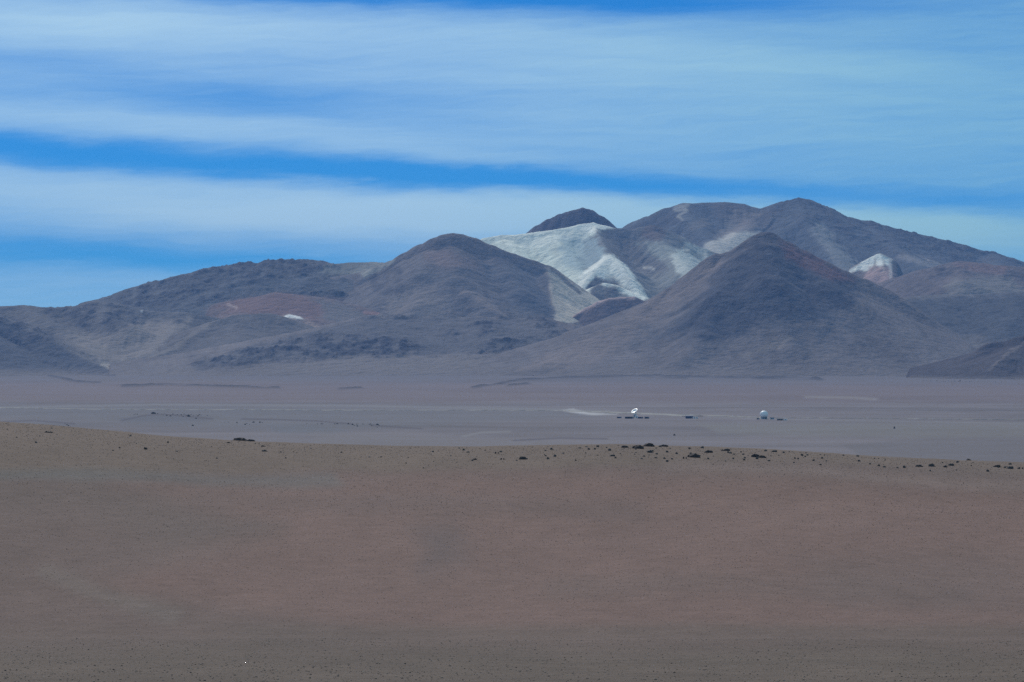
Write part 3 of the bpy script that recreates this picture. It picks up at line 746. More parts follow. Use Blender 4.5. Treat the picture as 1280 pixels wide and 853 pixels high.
# dirt roads across the plain
M_road = plain_mat("road_dust", (0.195, 0.182, 0.168), 0.95, 0.25, 0.02)
def road(pts_px, width, label):
    P = []
    for (a, da), (b, db) in zip(pts_px[:-1], pts_px[1:]):
        n = max(2, int(abs(b - a) / 2.5))
        for k in range(n):
            t = k / n
            d = da + (db - da) * t
            P.append(((a + (b - a) * t - 640) / F * d, d))
    P = np.array(P)
    P[:, 1] += 14 * fbm(P[:, 0] / 160.0, P[:, 0] * 0, 3, 77)
    vs, fs = [], []
    for i, (x, y) in enumerate(P):
        j0, j1 = max(i - 1, 0), min(i + 1, len(P) - 1)
        t = P[j1] - P[j0]; t /= np.hypot(*t); nx, ny = -t[1], t[0]
        w = width * (0.3 + 1.3 * abs(float(vnoise(np.array([i / 9.0]), np.array([0.5]), 5)[0])) + 0.2 * random.random())
        for s in (-1.15, -1, 0, 1, 1.15):
            xx, yy = x + nx * s * w / 2, y + ny * s * w / 2
            zz = plain_z(xx, yy) + (0.5 if abs(s) <= 1 else -0.6)
            vs.append((xx, yy, zz))
        if i:
            for c in range(4):
                q = (i - 1) * 5 + c
                fs.append((q, q + 1, q + 6, q + 5))
    me = bpy.data.meshes.new('dirt_road'); me.from_pydata(vs, [], fs); me.update()
    me.materials.append(M_road)
    o = bpy.data.objects.new('dirt_road', me); C.objects.link(o)
    return tag(o, label, 'road', None, 'structure')
road([(-260, 6150), (0, 6000), (120, 5850), (300, 5800), (440, 5720), (560, 5700), (700, 5660), (800, 5400), (868, 5150)], 38, 'pale dirt road crossing the plain from the left to the domes')
road([(760, 5420), (880, 5240), (960, 5060), (1100, 5030), (1280, 4960), (1520, 4800)], 22, 'pale dirt road leaving the white domes towards the right edge')

# ------------------------------------------------------------------ foreground ground
crest_px = [-600, -200, 0, 60, 120, 200, 300, 400, 500, 600, 700, 790, 900, 1000, 1100, 1200, 1280, 1500, 1900]
crest_py = [505, 515, 527.5, 532, 538, 545.5, 551.5, 556, 558.5, 559, 557.5, 556, 560, 565, 571.5, 577, 580, 588, 600]
CREST_D = 700.0
def ground_height(X, Y):
    b = X / np.maximum(Y, 1.0) * F + 640
    cz = (HOR - np.interp(b, crest_px, crest_py)) / F * CREST_D
    # near terrace, hidden swale, long rise, crest, back slope
    yy = np.array([-200, 0, 60, 132, 190, 238, 262, 300, 345, 430, 520, 600, 660])
    zz = np.array([2.0, -1.7, -6.5, -12.0, -15.9, -18.75, -21.4, -25.2, -26.9, -25.9, -23.6, -20.8, -18.9])
    base = np.interp(Y, yy, zz)
    w = sstep(Y, 560, CREST_D)
    hill = base * (1 - w) + cz * w
    # side to side shape of the rise follows the crest a little
    hill = hill + (cz + 17.9) * sstep(Y, 300, CREST_D) * (1 - w) * 0.75
    d = np.maximum(Y - CREST_D, 0)
    hill = hill - (np.sqrt(d * d + 60 ** 2) - 60) * 0.115
    hill = np.maximum(hill, Z_PLAIN - 3)
    z = hill + 0.30 * fbm(X / 24.0, Y / 55.0, 4, 401) * sstep(Y, 5, 80) + 0.035 * fbm(X / 1.3, Y / 1.6, 3, 404)
    z = z + 2.0 * fbm(X / 45.0, Y / 110.0, 3, 410) * sstep(Y, 330, 420) * (1 - sstep(Y, 600, 690))
    z = z - 0.25 * np.exp(-((Y - 262) / 12.0) ** 2)
    return z
gcol = np.concatenate([np.linspace(-9000, -640, 70), np.arange(-620, 1900, 4.0), np.linspace(1920, 10300, 70)])
grow = np.concatenate([np.geomspace(1.0, 120, 60)[:-1], np.linspace(120, 300, 190)[:-1], np.linspace(300, 760, 230)[:-1], np.linspace(760, 1500, 25)])
GB, GY = np.meshgrid(gcol, grow)
GX = (GB - 640) / F * GY
GZ = ground_height(GX, GY)
GPY = row_of(GZ, GY)
gc = np.empty(GX.shape + (3,)); gc[:] = (0.118, 0.086, 0.077)
gw = 40 * fbm(GX / 22.0, GY / 90.0, 4, 420); gv = 6 * fbm(GX / 18.0, GY / 60.0, 4, 421)
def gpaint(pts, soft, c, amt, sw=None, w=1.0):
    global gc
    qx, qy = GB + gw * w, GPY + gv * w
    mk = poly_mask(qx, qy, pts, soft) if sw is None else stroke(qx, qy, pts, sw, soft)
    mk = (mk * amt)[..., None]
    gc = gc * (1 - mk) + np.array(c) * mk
# pink gravel flank
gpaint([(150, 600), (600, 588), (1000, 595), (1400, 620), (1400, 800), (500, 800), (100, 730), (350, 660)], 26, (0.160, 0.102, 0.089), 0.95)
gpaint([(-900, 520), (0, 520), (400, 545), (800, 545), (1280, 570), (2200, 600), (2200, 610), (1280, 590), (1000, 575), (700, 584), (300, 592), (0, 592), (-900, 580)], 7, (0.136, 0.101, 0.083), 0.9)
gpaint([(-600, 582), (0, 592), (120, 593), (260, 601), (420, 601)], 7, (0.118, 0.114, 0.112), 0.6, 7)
gpaint([(840, 582), (1000, 588), (1080, 597), (1200, 606), (1500, 618)], 9, (0.180, 0.134, 0.120), 0.6, 5, 0.6)  # sunlit swell at right, its light painted into the ground colour
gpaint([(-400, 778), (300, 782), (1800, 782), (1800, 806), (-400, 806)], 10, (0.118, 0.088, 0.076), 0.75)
gpaint([(250, 620), (420, 632), (600, 628), (800, 640)], 12, (0.125, 0.088, 0.080), 0.5, 12)  # shaded side of a swell, painted as a darker band
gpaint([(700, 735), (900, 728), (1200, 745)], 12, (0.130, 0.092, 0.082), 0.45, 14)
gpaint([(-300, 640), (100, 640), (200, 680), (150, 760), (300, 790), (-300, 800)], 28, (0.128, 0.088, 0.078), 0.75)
gpaint([(60, 715), (150, 745), (230, 770)], 10, (0.150, 0.122, 0.108), 0.5, 9)  # lit diagonal of the lower-left swell, put into the colour
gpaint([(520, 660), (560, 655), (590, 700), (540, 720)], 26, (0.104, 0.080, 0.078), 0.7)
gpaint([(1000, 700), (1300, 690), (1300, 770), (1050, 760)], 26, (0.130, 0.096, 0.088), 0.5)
mk = (1 - sstep(GY + 22 * fbm(GX / 14.0, GY / 60.0, 4, 431), 165, 262))[..., None]
near_c = np.array((0.108, 0.082, 0.068)) * (1 + 0.22 * fbm(GX / 6.0, GY / 20.0, 4, 430))[..., None]
dkb = (np.exp(-((GY - 236) / 20.0) ** 2))[..., None]
near_c = near_c * (1 - 0.18 * dkb)
gc = gc * (1 - mk) + near_c * mk
gc *= 0.92 * (1 + 0.14 * fbm(GX / 16.0, GY / 110.0, 4, 440) + 0.05 * fbm(GX / 3.0, GY / 16.0, 3, 441))[..., None]
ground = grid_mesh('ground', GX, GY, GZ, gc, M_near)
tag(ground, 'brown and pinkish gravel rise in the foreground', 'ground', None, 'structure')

def ground_z(x, y):
    return float(ground_height(np.array([float(x)]), np.array([float(y)]))[0])

def hit_ground(px, py):
    """where the sight line of a survey bearing meets the ground of the rise"""
    yy = np.linspace(330, 720, 1600)
    xx = (px - 640) / F * yy
    rr = row_of(ground_height(xx, yy), yy)
    ok = np.where(rr <= py)[0]
    if len(ok) == 0:
        k = int(np.argmin(rr))
    else:
        k = int(ok[0])
    return xx[k], yy[k]

# ------------------------------------------------------------------ stones
def stone_template(seed, flat=0.65):
    """a rough low stone: twelve-sided lump with broken corners"""
    r = random.Random(seed)
    p = (1 + 5 ** 0.5) / 2
    vs = [(-1, p, 0), (1, p, 0), (-1, -p, 0), (1, -p, 0), (0, -1, p), (0, 1, p), (0, -1, -p), (0, 1, -p), (p, 0, -1), (p, 0, 1), (-p, 0, -1), (-p, 0, 1)]
    fs = [(0, 11, 5), (0, 5, 1), (0, 1, 7), (0, 7, 10), (0, 10, 11), (1, 5, 9), (5, 11, 4), (11, 10, 2), (10, 7, 6), (7, 1, 8),
          (3, 9, 4), (3, 4, 2), (3, 2, 6), (3, 6, 8), (3, 8, 9), (4, 9, 5), (2, 4, 11), (6, 2, 10), (8, 6, 7), (9, 8, 1)]
    out = []
    for v in vs:
        k = r.uniform(0.38, 0.66)
        out.append((v[0] * k, v[1] * k, v[2] * k * flat))
    return np.array(out), np.array(fs)

M_rock = plain_mat("dark_rock", (0.060, 0.046, 0.045), 0.9, 0.45, 2.0)
M_rock_grey = plain_mat("grey_rock", (0.085, 0.075, 0.075), 0.9, 0.4, 2.0)
M_far_rock = plain_mat("plain_rock", (0.045, 0.045, 0.052), 0.9, 0.35, 0.5)
def chip_template(seed):
    r = random.Random(seed)
    v = [(1, 0, 0), (0, 1, 0), (-1, 0, 0), (0, -1, 0), (0, 0, 0.8), (0, 0, -0.5)]
    v = [tuple(c * r.uniform(0.7, 1.2) + r.uniform(-0.15, 0.15) for c in p) for p in v]
    f = [(0, 1, 4), (1, 2, 4), (2, 3, 4), (3, 0, 4), (1, 0, 5), (2, 1, 5), (3, 2, 5), (0, 3, 5)]
    return np.array(v), np.array(f)

def stone_field(name, label, xs, ys, zs, sizes, mats, cat='stones', chips=True):
    T = [(chip_template if chips else stone_template)(900 + k) for k in range(6)]
    nv_, nf_ = len(T[0][0]), len(T[0][1])
    V, Fc, mi = [], [], []
    off = 0
    for x, y, z, s in zip(xs, ys, zs, sizes):
        tv, tf = T[random.randrange(6)]
        a = random.random() * 6.283
        ca, sa = math.cos(a) * s, math.sin(a) * s
        w = np.stack([tv[:, 0] * ca - tv[:, 1] * sa + x, tv[:, 0] * sa + tv[:, 1] * ca + y, tv[:, 2] * s + z + 0.15 * s], -1)
        V.append(w); Fc.append(tf + off); off += nv_
        mi.append(np.full(nf_, random.choices(range(len(mats)), [m[1] for m in mats])[0], np.int32))
    V = np.concatenate(V).astype(np.float32); Fc = np.concatenate(Fc).astype(np.int32); mi = np.concatenate(mi)
    me = bpy.data.meshes.new(name)
    me.vertices.add(len(V)); me.vertices.foreach_set('co', V.ravel())
    me.loops.add(len(Fc) * 3); me.loops.foreach_set('vertex_index', Fc.ravel())
    me.polygons.add(len(Fc))
    me.polygons.foreach_set('loop_start', (np.arange(len(Fc)) * 3).astype(np.int32))
    me.polygons.foreach_set('loop_total', np.full(len(Fc), 3, np.int32))
    for m in mats: me.materials.append(m[0])
    me.polygons.foreach_set('material_index', mi)
    me.update(calc_edges=True)
    o = bpy.data.objects.new(name, me); C.objects.link(o)
    return tag(o, label, cat, None, 'stuff')

M_st_a = plain_mat("stone_grey", (0.150, 0.122, 0.100), 0.9, 0.3, 3.0)
M_st_b = plain_mat("stone_dark", (0.065, 0.057, 0.052), 0.9, 0.3, 3.0)
M_st_c = plain_mat("stone_pale", (0.28, 0.25, 0.21), 0.9, 0.2, 3.0)
M_st_d = plain_mat("stone_pink", (0.185, 0.130, 0.118), 0.9, 0.2, 3.0)
M_st_e = plain_mat("stone_brown", (0.100, 0.074, 0.067), 0.9, 0.2, 3.0)
def field_xy(n, y0, y1, power=1.0, margin=60):
    y = y0 + (y1 - y0) * rng.random(n) ** power
    b = -margin + (1280 + 2 * margin) * rng.random(n)
    return (b - 640) / F * y, y
x, y = field_xy(15000, 112, 262)
stone_field('gravel', 'loose grey and dark stones on the nearest flat ground', x, y, ground_height(x, y),
            np.minimum(rng.gamma(1.6, 0.009, len(x)) + 0.010, 0.065), [(M_st_a, 6), (M_st_e, 4), (M_st_b, 0.6), (M_st_c, 0.5)])
x, y = field_xy(30000, 330, 700, 0.85)
stone_field('gravel', 'loose pinkish stones strewn over the long brown rise', x, y, ground_height(x, y),
            np.minimum(rng.gamma(1.3, 0.020, len(x)) + 0.035, 0.085) * (y / 500.0), [(M_st_d, 6), (M_st_e, 5), (M_st_b, 0.12), (M_st_c, 0.25)])
# far rubble below the mountains and along the low scarps of the plain
xs, ys = [], []
def rubble(px0, px1, d0, d1, n):
    b = px0 + (px1 - px0) * rng.random(n); t = rng.random(n)
    yv = d0 + (d1 - d0) * (b - px0) / (px1 - px0) + (t - 0.5) * 160
    xs.extend((b - 640) / F * yv); ys.extend(yv)
rubble(165, 262, 4960, 4870, 40); rubble(380, 480, 4560, 4420, 46); rubble(280, 330, 4700, 4650, 14)
rubble(1150, 1290, 11300, 10900, 30); rubble(655, 690, 13000, 12800, 14); rubble(-60, 90, 4650, 4600, 30)
xs = np.array(xs); ys = np.array(ys)
stone_field('rubble', 'dark rubble along the low swells of the far plain', xs, ys, [plain_z(a, b) for a, b in zip(xs, ys)],
            (rng.gamma(2.0, 0.55, len(xs)) + 0.9) * 0.55 * (ys / 5000.0) ** 0.6, [(M_far_rock, 1)])

# ------------------------------------------------------------------ dark rock outcrops on the crest: every clump is a thing
def outcrop_mesh(seed, n):
    r = random.Random(seed)
    V, Fc = [], []
    off = 0
    for k in range(n):
        tv, tf = stone_template(seed * 31 + k, 0.8)
        s = r.uniform(0.45, 1.0) * (1.0 if k else 1.3)
        u = (k / max(1, n - 1) - 0.5) * 1.0 if n > 1 else 0
        cx, cy = u + r.uniform(-0.12, 0.12), r.uniform(-0.25, 0.25)
        s *= (1 - 0.9 * abs(u)) * (0.62 if n > 1 else 1.0)
        s = max(s, 0.16)
        a = r.random() * 6.283
        w = np.stack([tv[:, 0] * math.cos(a) - tv[:, 1] * math.sin(a), tv[:, 0] * math.sin(a) + tv[:, 1] * math.cos(a), tv[:, 2]], -1) * s
        w[:, 0] *= 0.9
        w = w + np.array([cx, cy, s * 0.16])
        V.extend(map(tuple, w)); Fc.extend([tuple(int(i) + off for i in f) for f in tf]); off += 12
    xs_ = [v[0] for v in V]; zs_ = [v[2] for v in V]
    wd = max(xs_) - min(xs_); mid = (max(xs_) + min(xs_)) / 2; ht = max(zs_)
    V = [((v[0] - mid) / wd, v[1] / wd, v[2] / ht) for v in V]
    me = bpy.data.meshes.new('rock_outcrop')
    me.from_pydata(V, [], Fc); me.update()
    me.materials.append(M_rock if seed % 3 else M_rock_grey)
    return me
BOULDER = [outcrop_mesh(80 + k, 1) for k in range(5)]
M_pebble = plain_mat('brown_grey_stone', (0.080, 0.068, 0.062), 0.9, 0.4, 2.0)
for b_ in BOULDER[:4]: b_.materials[0] = M_pebble
OUT = [outcrop_mesh(50 + k, n) for k, n in enumerate([1, 2, 2, 3, 4, 5, 7, 9, 10, 12])]
def put_rock(name, px, py, wpx, hpx, mesh, label, cat, group=None):
    x, y = hit_ground(px, py)
    o = bpy.data.objects.new(name, mesh); C.objects.link(o)
    sc = y / F
    o.location = (x, y, ground_z(x, y) - 0.06 * hpx * sc)
    o.scale = (wpx * sc, wpx * sc * 0.85, hpx * sc)
    o.rotation_euler = (0, 0, random.uniform(-0.25, 0.25) + (math.pi if random.random() < 0.5 else 0))
    return tag(o, label, cat, group)
BIG = [  # bearing column, row of foot, width, height, mesh, label
    (300, 550.0, 17, 4.0, 8, 'long dark rock outcrop on the left part of the crest, widest one there'),
    (313, 551.8, 11, 2.6, 6, 'low dark rock outcrop just right of the widest one on the left crest'),
    (285, 554.2, 6, 1.8, 3, 'small flat dark rock just below and left of the widest left outcrop'),
    (182, 562.0, 4, 3.0, 0, 'single dark boulder standing alone on the slope at the far left'),
    (331, 564.6, 7, 2.2, 4, 'flat dark rock below the left crest, nearest to the pink gravel'),
    (329, 558.5, 6, 2.2, 3, 'small dark rock pair below the left crest, right of the widest outcrop'),
    (621, 567.2, 5, 2.2, 2, 'small dark rock below the middle of the crest, left of the domed one'),
    (593, 575.0, 6, 2.2, 3, 'leftmost dark rock of the three lying in a row below the middle crest'),
    (628, 574.8, 5, 2.0, 2, 'middle dark rock of the three lying in a row below the middle crest'),
    (654, 574.4, 10, 3.6, 5, 'domed dark rock lying alone below the middle of the crest'),
    (797, 561.0, 15, 4.6, 9, 'largest dark rock outcrop on the crest, left half of the central cluster'),
    (811, 558.4, 13, 4.4, 8, 'dark rock outcrop topping the crest right of the largest outcrop'),
    (781, 559.8, 9, 3.0, 6, 'dark rock outcrop trailing left from the largest outcrop on the crest'),
    (830, 558.6, 10, 2.8, 6, 'low dark rock on the crest, right end of the central cluster'),
    (813, 566.2, 7, 3.6, 4, 'compact dark boulder directly below the central cluster'),
    (765, 570.6, 7, 2.6, 4, 'small dark rock below and left of the central cluster'),
    (867, 571.8, 17, 5.0, 9, 'wide dark outcrop below the crest, biggest of those right of the central cluster'),
    (856, 573.6, 5, 2.6, 2, 'little dark rock touching the left of the wide outcrop below the crest'),
    (886, 566.2, 10, 3.4, 6, 'dark outcrop between the wide lower outcrop and the crest'),
    (908, 563.8, 9, 2.8, 5, 'dark rock in the loose line right of the central cluster'),
    (944, 571.6, 10, 4.2, 6, 'left of two joined dark outcrops below the crest under the white dome'),
    (953, 572.6, 9, 3.2, 5, 'right of two joined dark outcrops below the crest under the white dome'),
    (967, 565.2, 8, 2.6, 4, 'flat dark rock on the crest to the right of the white dome'),
    (1149, 583.8, 10, 2.8, 5, 'long flat dark rock in the right group, leftmost of its row'),
    (1165, 583.4, 8, 4.2, 4, 'roundest and darkest rock of the group on the right crest'),
    (1181, 584.4, 6, 2.8, 3, 'small dark rock just right of the roundest rock on the right crest'),
    (1188, 582.4, 8, 3.4, 4, 'slanting dark rock on the right crest between two small rocks'),
    (1246, 584.0, 9, 2.8, 5, 'low dark rock near the right edge, left of the tilted one'),
    (1262, 586.4, 9, 4.0, 4, 'tilted dark rock near the right edge of the crest'),
    (1276, 586.6, 6, 2.6, 2, 'dark rock right at the right edge of the crest'),
    (1211, 574.8, 6, 2.4, 3, 'small dark rock on the skyline of the right crest'),
    (60, 541.0, 10, 1.8, 6, 'faint low line of dark stones on the far left crest'),
]
for px, py, w, h, mi, lb in BIG:
    put_rock('rock_outcrop', px, py, w * 1.12, h * 1.12, OUT[mi], lb, 'rock')
def sprinkle(px0, px1, n, below0, below1, label, group, wr=(1.8, 4.2)):
    for _ in range(n):
        b = random.uniform(px0, px1)
        c = float(np.interp(b, crest_px, crest_py)) + below0 + (below1 - below0) * random.random() ** 1.4
        w = random.uniform(*wr)
        put_rock('boulder', b, c, w, w * random.uniform(0.45, 0.8), random.choice(BOULDER), label, 'rock', group)
sprinkle(770, 920, 34, 1.0, 20, 'small dark stone scattered around the largest outcrops in the central cluster', 'stones of the central cluster')
sprinkle(690, 770, 14, 2, 20, 'small dark stone on the slope just left of the central cluster', 'stones left of the central cluster')
sprinkle(920, 1035, 24, 1.0, 15, 'small dark stone on the crest around the two joined outcrops', 'stones right of the central cluster')
sprinkle(1050, 1280, 24, 1.0, 16, 'small dark stone among the group on the right crest', 'stones of the right crest')
sprinkle(560, 690, 14, 1.5, 18, 'small dark stone near the domed rock below the middle crest', 'stones below the middle crest')
sprinkle(300, 560, 16, 2, 30, 'small dark stone on the bare crest right of the widest left outcrop', 'stones of the left middle crest', (1.5, 3.2))
sprinkle(0, 290, 15, 3, 26, 'small dark stone on the grey-brown crest at far left', 'stones of the far left crest', (1.5, 3.6))
# lone dark boulders out on the plain
def put_plain_rock(px, D, wpx, hpx, label):
    x_, y_ = (px - 640) / F * D, D
    o = bpy.data.objects.new('boulder', BOULDER[int(px) % 5]); C.objects.link(o)
    s_ = D / F
    o.location = (x_, y_, plain_z(x_, y_) - 0.1)
    o.scale = (wpx * s_, wpx * s_, hpx * s_)
    tag(o, label, 'rock')
put_plain_rock(843, 3980, 3.2, 2.2, 'lone dark boulder on the plain below the left telescope group')
put_plain_rock(1118, 4050, 2.6, 3.2, 'lone dark boulder on the plain right of the white domes')
put_plain_rock(236, 4850, 4.5, 2.6, 'dark boulder on the plain right of the low mound at left')
put_plain_rock(241, 4500, 3.0, 2.0, 'smaller dark boulder on the plain below the mound boulder')
put_plain_rock(472, 4440, 4.0, 1.8, 'flat dark boulder on the plain beyond the crest, left of centre')
put_plain_rock(192, 4930, 7.0, 2.6, 'dark boulder crowning the low mound on the plain at left')

# ------------------------------------------------------------------ observatory on the plain
M_white = plain_mat("white_paint", (0.87, 0.87, 0.85), 0.45, 0.04, 0.5)
M_panel = plain_mat("dish_panel", (0.83, 0.84, 0.84), 0.4, 0.05, 0.8)
M_steel = plain_mat("grey_steel", (0.30, 0.32, 0.34), 0.5, 0.1, 1.0, 0.3)
M_concrete = plain_mat("concrete", (0.34, 0.33, 0.31), 0.9, 0.15, 1.0)
M_dkwall = plain_mat("dark_cladding", (0.055, 0.060, 0.080), 0.6, 0.2, 0.7)
M_blue = plain_mat("blue_container", (0.045, 0.065, 0.130), 0.55, 0.15, 0.7)
M_glass = plain_mat("window_glass", (0.03, 0.04, 0.05), 0.12, 0.1, 1.0)
M_beige = plain_mat("pale_cladding", (0.36, 0.40, 0.42), 0.6, 0.1, 0.7)

def poly_obj(name, V, Fc, mat, parent=None, smooth=False):
    me = bpy.data.meshes.new(name); me.from_pydata(V, [], Fc); me.update()
    me.materials.append(mat)
    if smooth:
        me.polygons.foreach_set('use_smooth', np.ones(len(me.polygons), bool))
    o = bpy.data.objects.new(name, me); C.objects.link(o)
    if parent: o.parent = parent
    return o
def box(cx, cy, cz, sx_, sy_, sz_, bev=0.0):
    """box data standing on cz"""
    a, b = sx_ / 2, sy_ / 2
    V = [(cx - a, cy - b, cz), (cx + a, cy - b, cz), (cx + a, cy + b, cz), (cx - a, cy + b, cz),
         (cx - a, cy - b, cz + sz_), (cx + a, cy - b, cz + sz_), (cx + a, cy + b, cz + sz_), (cx - a, cy + b, cz + sz_)]
    return V, [(0, 3, 2, 1), (4, 5, 6, 7), (0, 1, 5, 4), (1, 2, 6, 5), (2, 3, 7, 6), (3, 0, 4, 7)]
def join(*parts):
    V, Fc = [], []
    for v, f in parts:
        o = len(V); V += list(v); Fc += [tuple(i + o for i in q) for q in f]
    return V, Fc
def lathe(prof, n=32, cx=0, cy=0):
    V, Fc = [], []
    for r, z in prof:
        for k in range(n):
            a = 2 * math.pi * k / n
            V.append((cx + r * math.cos(a), cy + r * math.sin(a), z))
    for i in range(len(prof) - 1):
        for k in range(n):
            k2 = (k + 1) % n
            Fc.append((i * n + k, i * n + k2, (i + 1) * n + k2, (i + 1) * n + k))
    Fc.append(tuple(range(n - 1, -1, -1))); Fc.append(tuple((len(prof) - 1) * n + k for k in range(n)))
    return V, Fc
def bar(p, q, r, n=6):
    from mathutils import Vector
    p, q = Vector(p), Vector(q); d = (q - p).normalized()
    u = d.orthogonal().normalized(); w = d.cross(u)
    V = []
    for c in (p, q):
        for k in range(n):
            a = 2 * math.pi * k / n
            V.append(tuple(c + (u * math.cos(a) + w * math.sin(a)) * r))
    Fc = [(k, (k + 1) % n, n + (k + 1) % n, n + k) for k in range(n)]
    return V, Fc + [tuple(range(n - 1, -1, -1)), tuple(range(n, 2 * n))]
def root_at(name, px, D, label, cat, rz=0.0, group=None, dz=0.0):
    x_, y_ = (px - 640) / F * D, D
    o = bpy.data.objects.new(name, None); C.objects.link(o)
    o.location = (x_, y_, plain_z(x_, y_) + dz); o.rotation_euler = (0, 0, rz)
    o.empty_display_size = 1.0
    return tag(o, label, cat, group)

def dish_surface(R, depth, nr=5, ns=24):
    """paraboloid with a back skin, opening towards +Z"""
    V, Fc = [], []
    for side in (0, 1):
        for i in range(nr + 1):
            r = R * i / nr + (0.05 if i == 0 else 0)
            z = depth * (r / R) ** 2 - side * (0.18 + 0.4 * (1 - r / R))
            for k in range(ns):
                a = 2 * math.pi * k / ns
                V.append((r * math.cos(a), r * math.sin(a), z))
    m = (nr + 1) * ns
    for i in range(nr):
        for k in range(ns):
            k2 = (k + 1) % ns
            Fc.append((i * ns + k, i * ns + k2, (i + 1) * ns + k2, (i + 1) * ns + k))
            Fc.append((m + i * ns + k, m + (i + 1) * ns + k, m + (i + 1) * ns + k2, m + i * ns + k2))
    for k in range(ns):
        k2 = (k + 1) % ns
        Fc.append((nr * ns + k, nr * ns + k2, m + nr * ns + k2, m + nr * ns + k))
    return V, Fc

# tilted open dish on its mount
D1 = 5080
t = root_at('radio_telescope', 793.5, D1, 'white open dish telescope facing up and left, in the left group on the plain', 'telescope', 0.0)
poly_obj('foundation', *lathe([(4.2, -1.2), (4.2, 0.45), (3.9, 0.6)], 20), M_concrete, t)
poly_obj('pedestal', *lathe([(1.9, 0.6), (1.7, 3.2), (2.0, 3.6), (2.0, 4.1)], 20), M_steel, t)
from mathutils import Matrix, Vector
yoke = poly_obj('yoke', *join(box(0, 0, 4.1, 3.4, 2.6, 0.8), box(-1.6, 0, 4.9, 0.5, 1.8, 2.6), box(1.6, 0, 4.9, 0.5, 1.8, 2.6)), M_white, t)
Md = Matrix.Translation((0.0, 0, 8.3)) @ Vector((-0.46, -0.42, 0.78)).to_track_quat('Z', 'Y').to_matrix().to_4x4()
def xf(data, M):
    return [tuple(M @ Vector(v)) for v in data[0]], data[1]
dish = poly_obj('dish', *xf(dish_surface(4.9, 1.5), Md), M_panel, t, True)
poly_obj('back_frame', *xf(join(*[bar((3.6 * math.cos(a), 3.6 * math.sin(a), 0.35), (0, 0, -1.5), 0.10) for a in [k * math.pi / 4 for k in range(8)]]), Md), M_white, dish)
poly_obj('feed_legs', *xf(join(*[bar((3.9 * math.cos(a), 3.9 * math.sin(a), 1.0), (0, 0, 4.0), 0.09) for a in (0.6, 2.7, 4.8)]), Md), M_white, dish)
poly_obj('subreflector', *xf(lathe([(0.5, 3.8), (0.65, 4.0), (0.4, 4.25)], 12), Md), M_white, dish)
poly_obj('receiver_cabin', *xf(box(0, 0, -2.6, 2.4, 2.0, 1.7), Md), M_white, t)
poly_obj('access_ladder', *join(bar((2.4, -2.0, 0.4), (1.9, -1.4, 4.9), 0.06), bar((3.0, -2.0, 0.4), (2.5, -1.4, 4.9), 0.06),
         *[bar((2.4 - 0.06 * k, -2.0 + 0.07 * k, 0.7 + 0.52 * k), (3.0 - 0.06 * k, -2.0 + 0.07 * k, 0.7 + 0.52 * k), 0.04) for k in range(8)]), M_steel, t)

def low_building(name, px, D, w, d, h, wall, label, cat='building', rz=0.05, roof='flat', windows=3, door=True, group=None, trim=None):
    t = root_at(name, px, D, label, cat, rz, group)
    poly_obj('wall', *box(0, 0, -0.8, w, d, h + 0.8), wall, t)
    if roof == 'flat':
        poly_obj('roof', *box(0, 0, h, w + 0.4, d + 0.4, 0.22), trim or M_steel, t)
    elif roof == 'gable':
        a, b = w / 2 + 0.25, d / 2 + 0.25
        V = [(-a, -b, h), (a, -b, h), (a, b, h), (-a, b, h), (-a, 0, h + 1.1), (a, 0, h + 1.1)]
        poly_obj('roof', V, [(0, 1, 5, 4), (2, 3, 4, 5), (1, 2, 5), (3, 0, 4), (0, 3, 2, 1)], trim or M_steel, t)
    elif roof == 'arch':
        n = 10; V = []; a = w / 2
        for sx_ in (-a, a):
            for k in range(n + 1):
                th = math.pi * k / n
                V.append((sx_, -math.cos(th) * (d / 2 + 0.1), h + math.sin(th) * d * 0.22))
        Fc = [(k, k + 1, n + 2 + k, n + 1 + k) for k in range(n)] + [tuple(range(n, -1, -1)), tuple(range(n + 1, 2 * n + 2))]
        poly_obj('roof', V, Fc, trim or M_steel, t)
    for k in range(windows):
        wx = -w / 2 + w * (k + 1) / (windows + 1 + (1 if door else 0))
        poly_obj('window', *box(wx, -d / 2 - 0.02, h * 0.42, 1.0, 0.10, 0.9), M_glass, t)
    if door:
        poly_obj('door', *box(w / 2 - 1.3, -d / 2 - 0.03, 0.1, 1.0, 0.10, 2.0), M_steel, t)
    return t
low_building('control_building', 786.5, 5000, 11.5, 4.5, 2.5, M_dkwall, 'long dark low building left of the tilted white dish', trim=M_dkwall)
low_building('storage_shed', 774.0, 5030, 6.0, 3.0, 1.7, M_blue, 'small low bluish shed at the left end of the dish group', windows=1, trim=M_blue)
low_building('storage_shed', 800.5, 5010, 7.0, 3.0, 1.9, M_blue, 'bluish low shed just right of the tilted dish mount', windows=1, trim=M_blue)
low_building('control_building', 808.5, 5000, 6.0, 4.0, 2.4, M_dkwall, 'short dark hut at the right end of the dish group', windows=1, trim=M_dkwall)
low_building('instrument_cabin', 795.6, 5040, 3.2, 2.6, 3.3, M_white, 'tiny white cabin under the tilted white dish', windows=1, trim=M_white)
low_building('warehouse', 861.5, 5010, 10.0, 7.0, 2.6, M_blue, 'dark blue hangar with a curved roof standing alone between the two telescopes', roof='arch', windows=2, trim=M_blue)
low_building('shipping_container', 867.8, 5000, 2.6, 2.4, 2.3, M_white, 'white container touching the right side of the dark blue hangar', cat='container', windows=0, door=True, trim=M_white)
low_building('shipping_container', 871.0, 5002, 2.6, 2.4, 2.2, M_white, 'outer white container right of the dark blue hangar', cat='container', windows=0, door=True, trim=M_white)

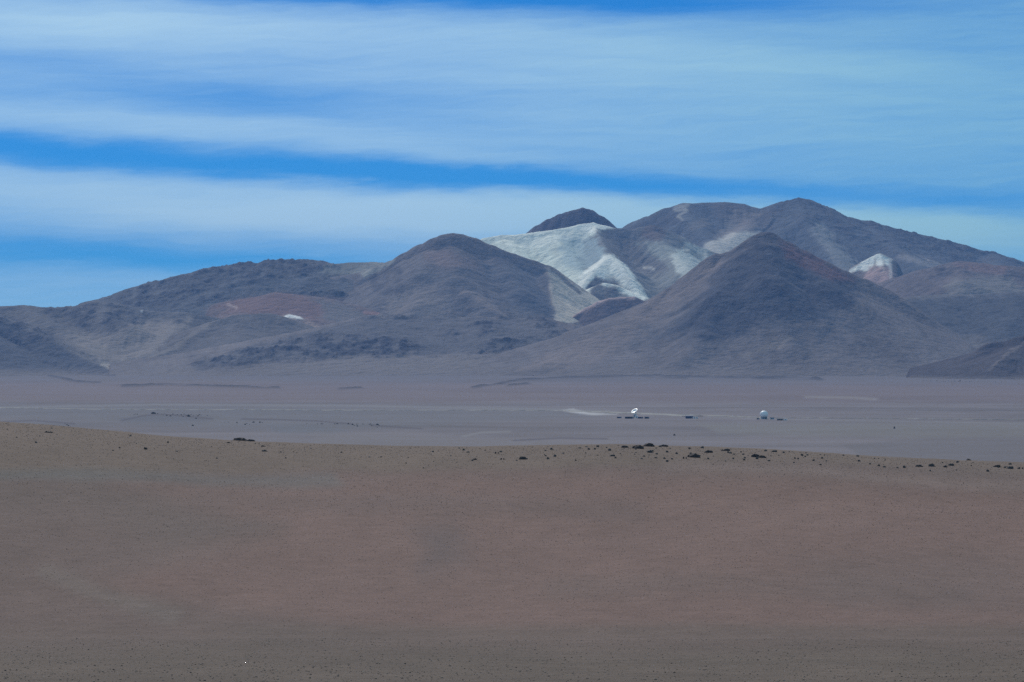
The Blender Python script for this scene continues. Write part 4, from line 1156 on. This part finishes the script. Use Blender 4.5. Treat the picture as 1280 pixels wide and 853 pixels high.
# large round radome
D2 = 4980
t = root_at('radome', 955.0, D2, 'large round white radome on a short drum at the right group', 'dome', 0.2)
poly_obj('foundation', *lathe([(6.0, -1.2), (6.0, 0.3), (5.7, 0.45)], 28), M_concrete, t)
poly_obj('drum', *lathe([(4.4, 0.45), (4.4, 2.6), (4.9, 2.75), (4.9, 3.05)], 28), M_beige, t)
prof = []
for k in range(13):
    th = math.radians(-38 + (90 + 38 - 3) * k / 12)
    prof.append((5.6 * math.cos(th), 3.05 + 3.45 + 5.6 * math.sin(th) * 0.93))
sh = poly_obj('dome_shell', *lathe(prof, 32), M_white, t, True)
poly_obj('shell_rib', *join(*[bar((5.63 * math.cos(a) * math.cos(th), 5.63 * math.sin(a) * math.cos(th), 6.5 + 5.63 * 0.93 * math.sin(th)),
        (5.63 * math.cos(a) * math.cos(th + 0.26), 5.63 * math.sin(a) * math.cos(th + 0.26), 6.5 + 5.63 * 0.93 * math.sin(th + 0.26)), 0.07, 4)
        for a in [k * math.pi / 6 for k in range(12)] for th in [0.0, 0.26, 0.52, 0.78, 1.04]]), M_panel, sh)
poly_obj('door', *box(1.5, -4.42, 0.5, 1.6, 0.12, 2.0), M_dkwall, t)
poly_obj('door', *box(-1.6, -4.36, 0.5, 1.2, 0.14, 1.9), M_dkwall, t)
low_building('control_building', 965.0, 4965, 5.4, 3.6, 2.4, M_beige, 'small grey-green cabin just right of the round white radome', windows=1, trim=M_dkwall)
low_building('storage_shed', 947.5, 4960, 3.6, 3.0, 1.5, M_dkwall, 'tiny dark shed just left of the round white radome', windows=0, trim=M_dkwall)
low_building('storage_shed', 975.0, 4900, 8.0, 4.0, 1.7, M_dkwall, 'low dark gabled shed right of the radome next to the white trailer', roof='gable', windows=1, trim=M_dkwall)
low_building('trailer', 981.6, 4900, 4.8, 2.4, 1.6, M_white, 'low white trailer at the right end of the radome group', cat='trailer', windows=1, door=False, trim=M_white)

# ------------------------------------------------------------------ air
HAZE_DENSITY = 1.95e-5
hv, hf = box(0, 13600, Z_PLAIN - 24, 29600, 29600, 880 + 120)
haze = poly_obj('haze', hv, hf, plain_mat('unused', (1, 1, 1)))
hm = bpy.data.materials.new('thin_air'); hm.use_nodes = True
ht = hm.node_tree; ht.nodes.clear()
pv_ = ht.nodes.new('ShaderNodeVolumePrincipled')
pv_.inputs['Color'].default_value = (0.25, 0.48, 1.0, 1)
pv_.inputs['Density'].default_value = HAZE_DENSITY
pv_.inputs['Anisotropy'].default_value = 0.0
ho = ht.nodes.new('ShaderNodeOutputMaterial')
ht.links.new(pv_.outputs[0], ho.inputs['Volume'])
haze.data.materials.clear(); haze.data.materials.append(hm)
tag(haze, 'thin blue air between the camera and the mountains', 'haze', None, 'stuff')
print('tris', sum(sum(len(p.vertices) - 2 for p in o.data.polygons) if len(o.data.polygons) < 2000 else len(o.data.polygons) * (2 if o.data.polygons[0].loop_total == 4 else 1) for o in C.objects if o.type == 'MESH'))
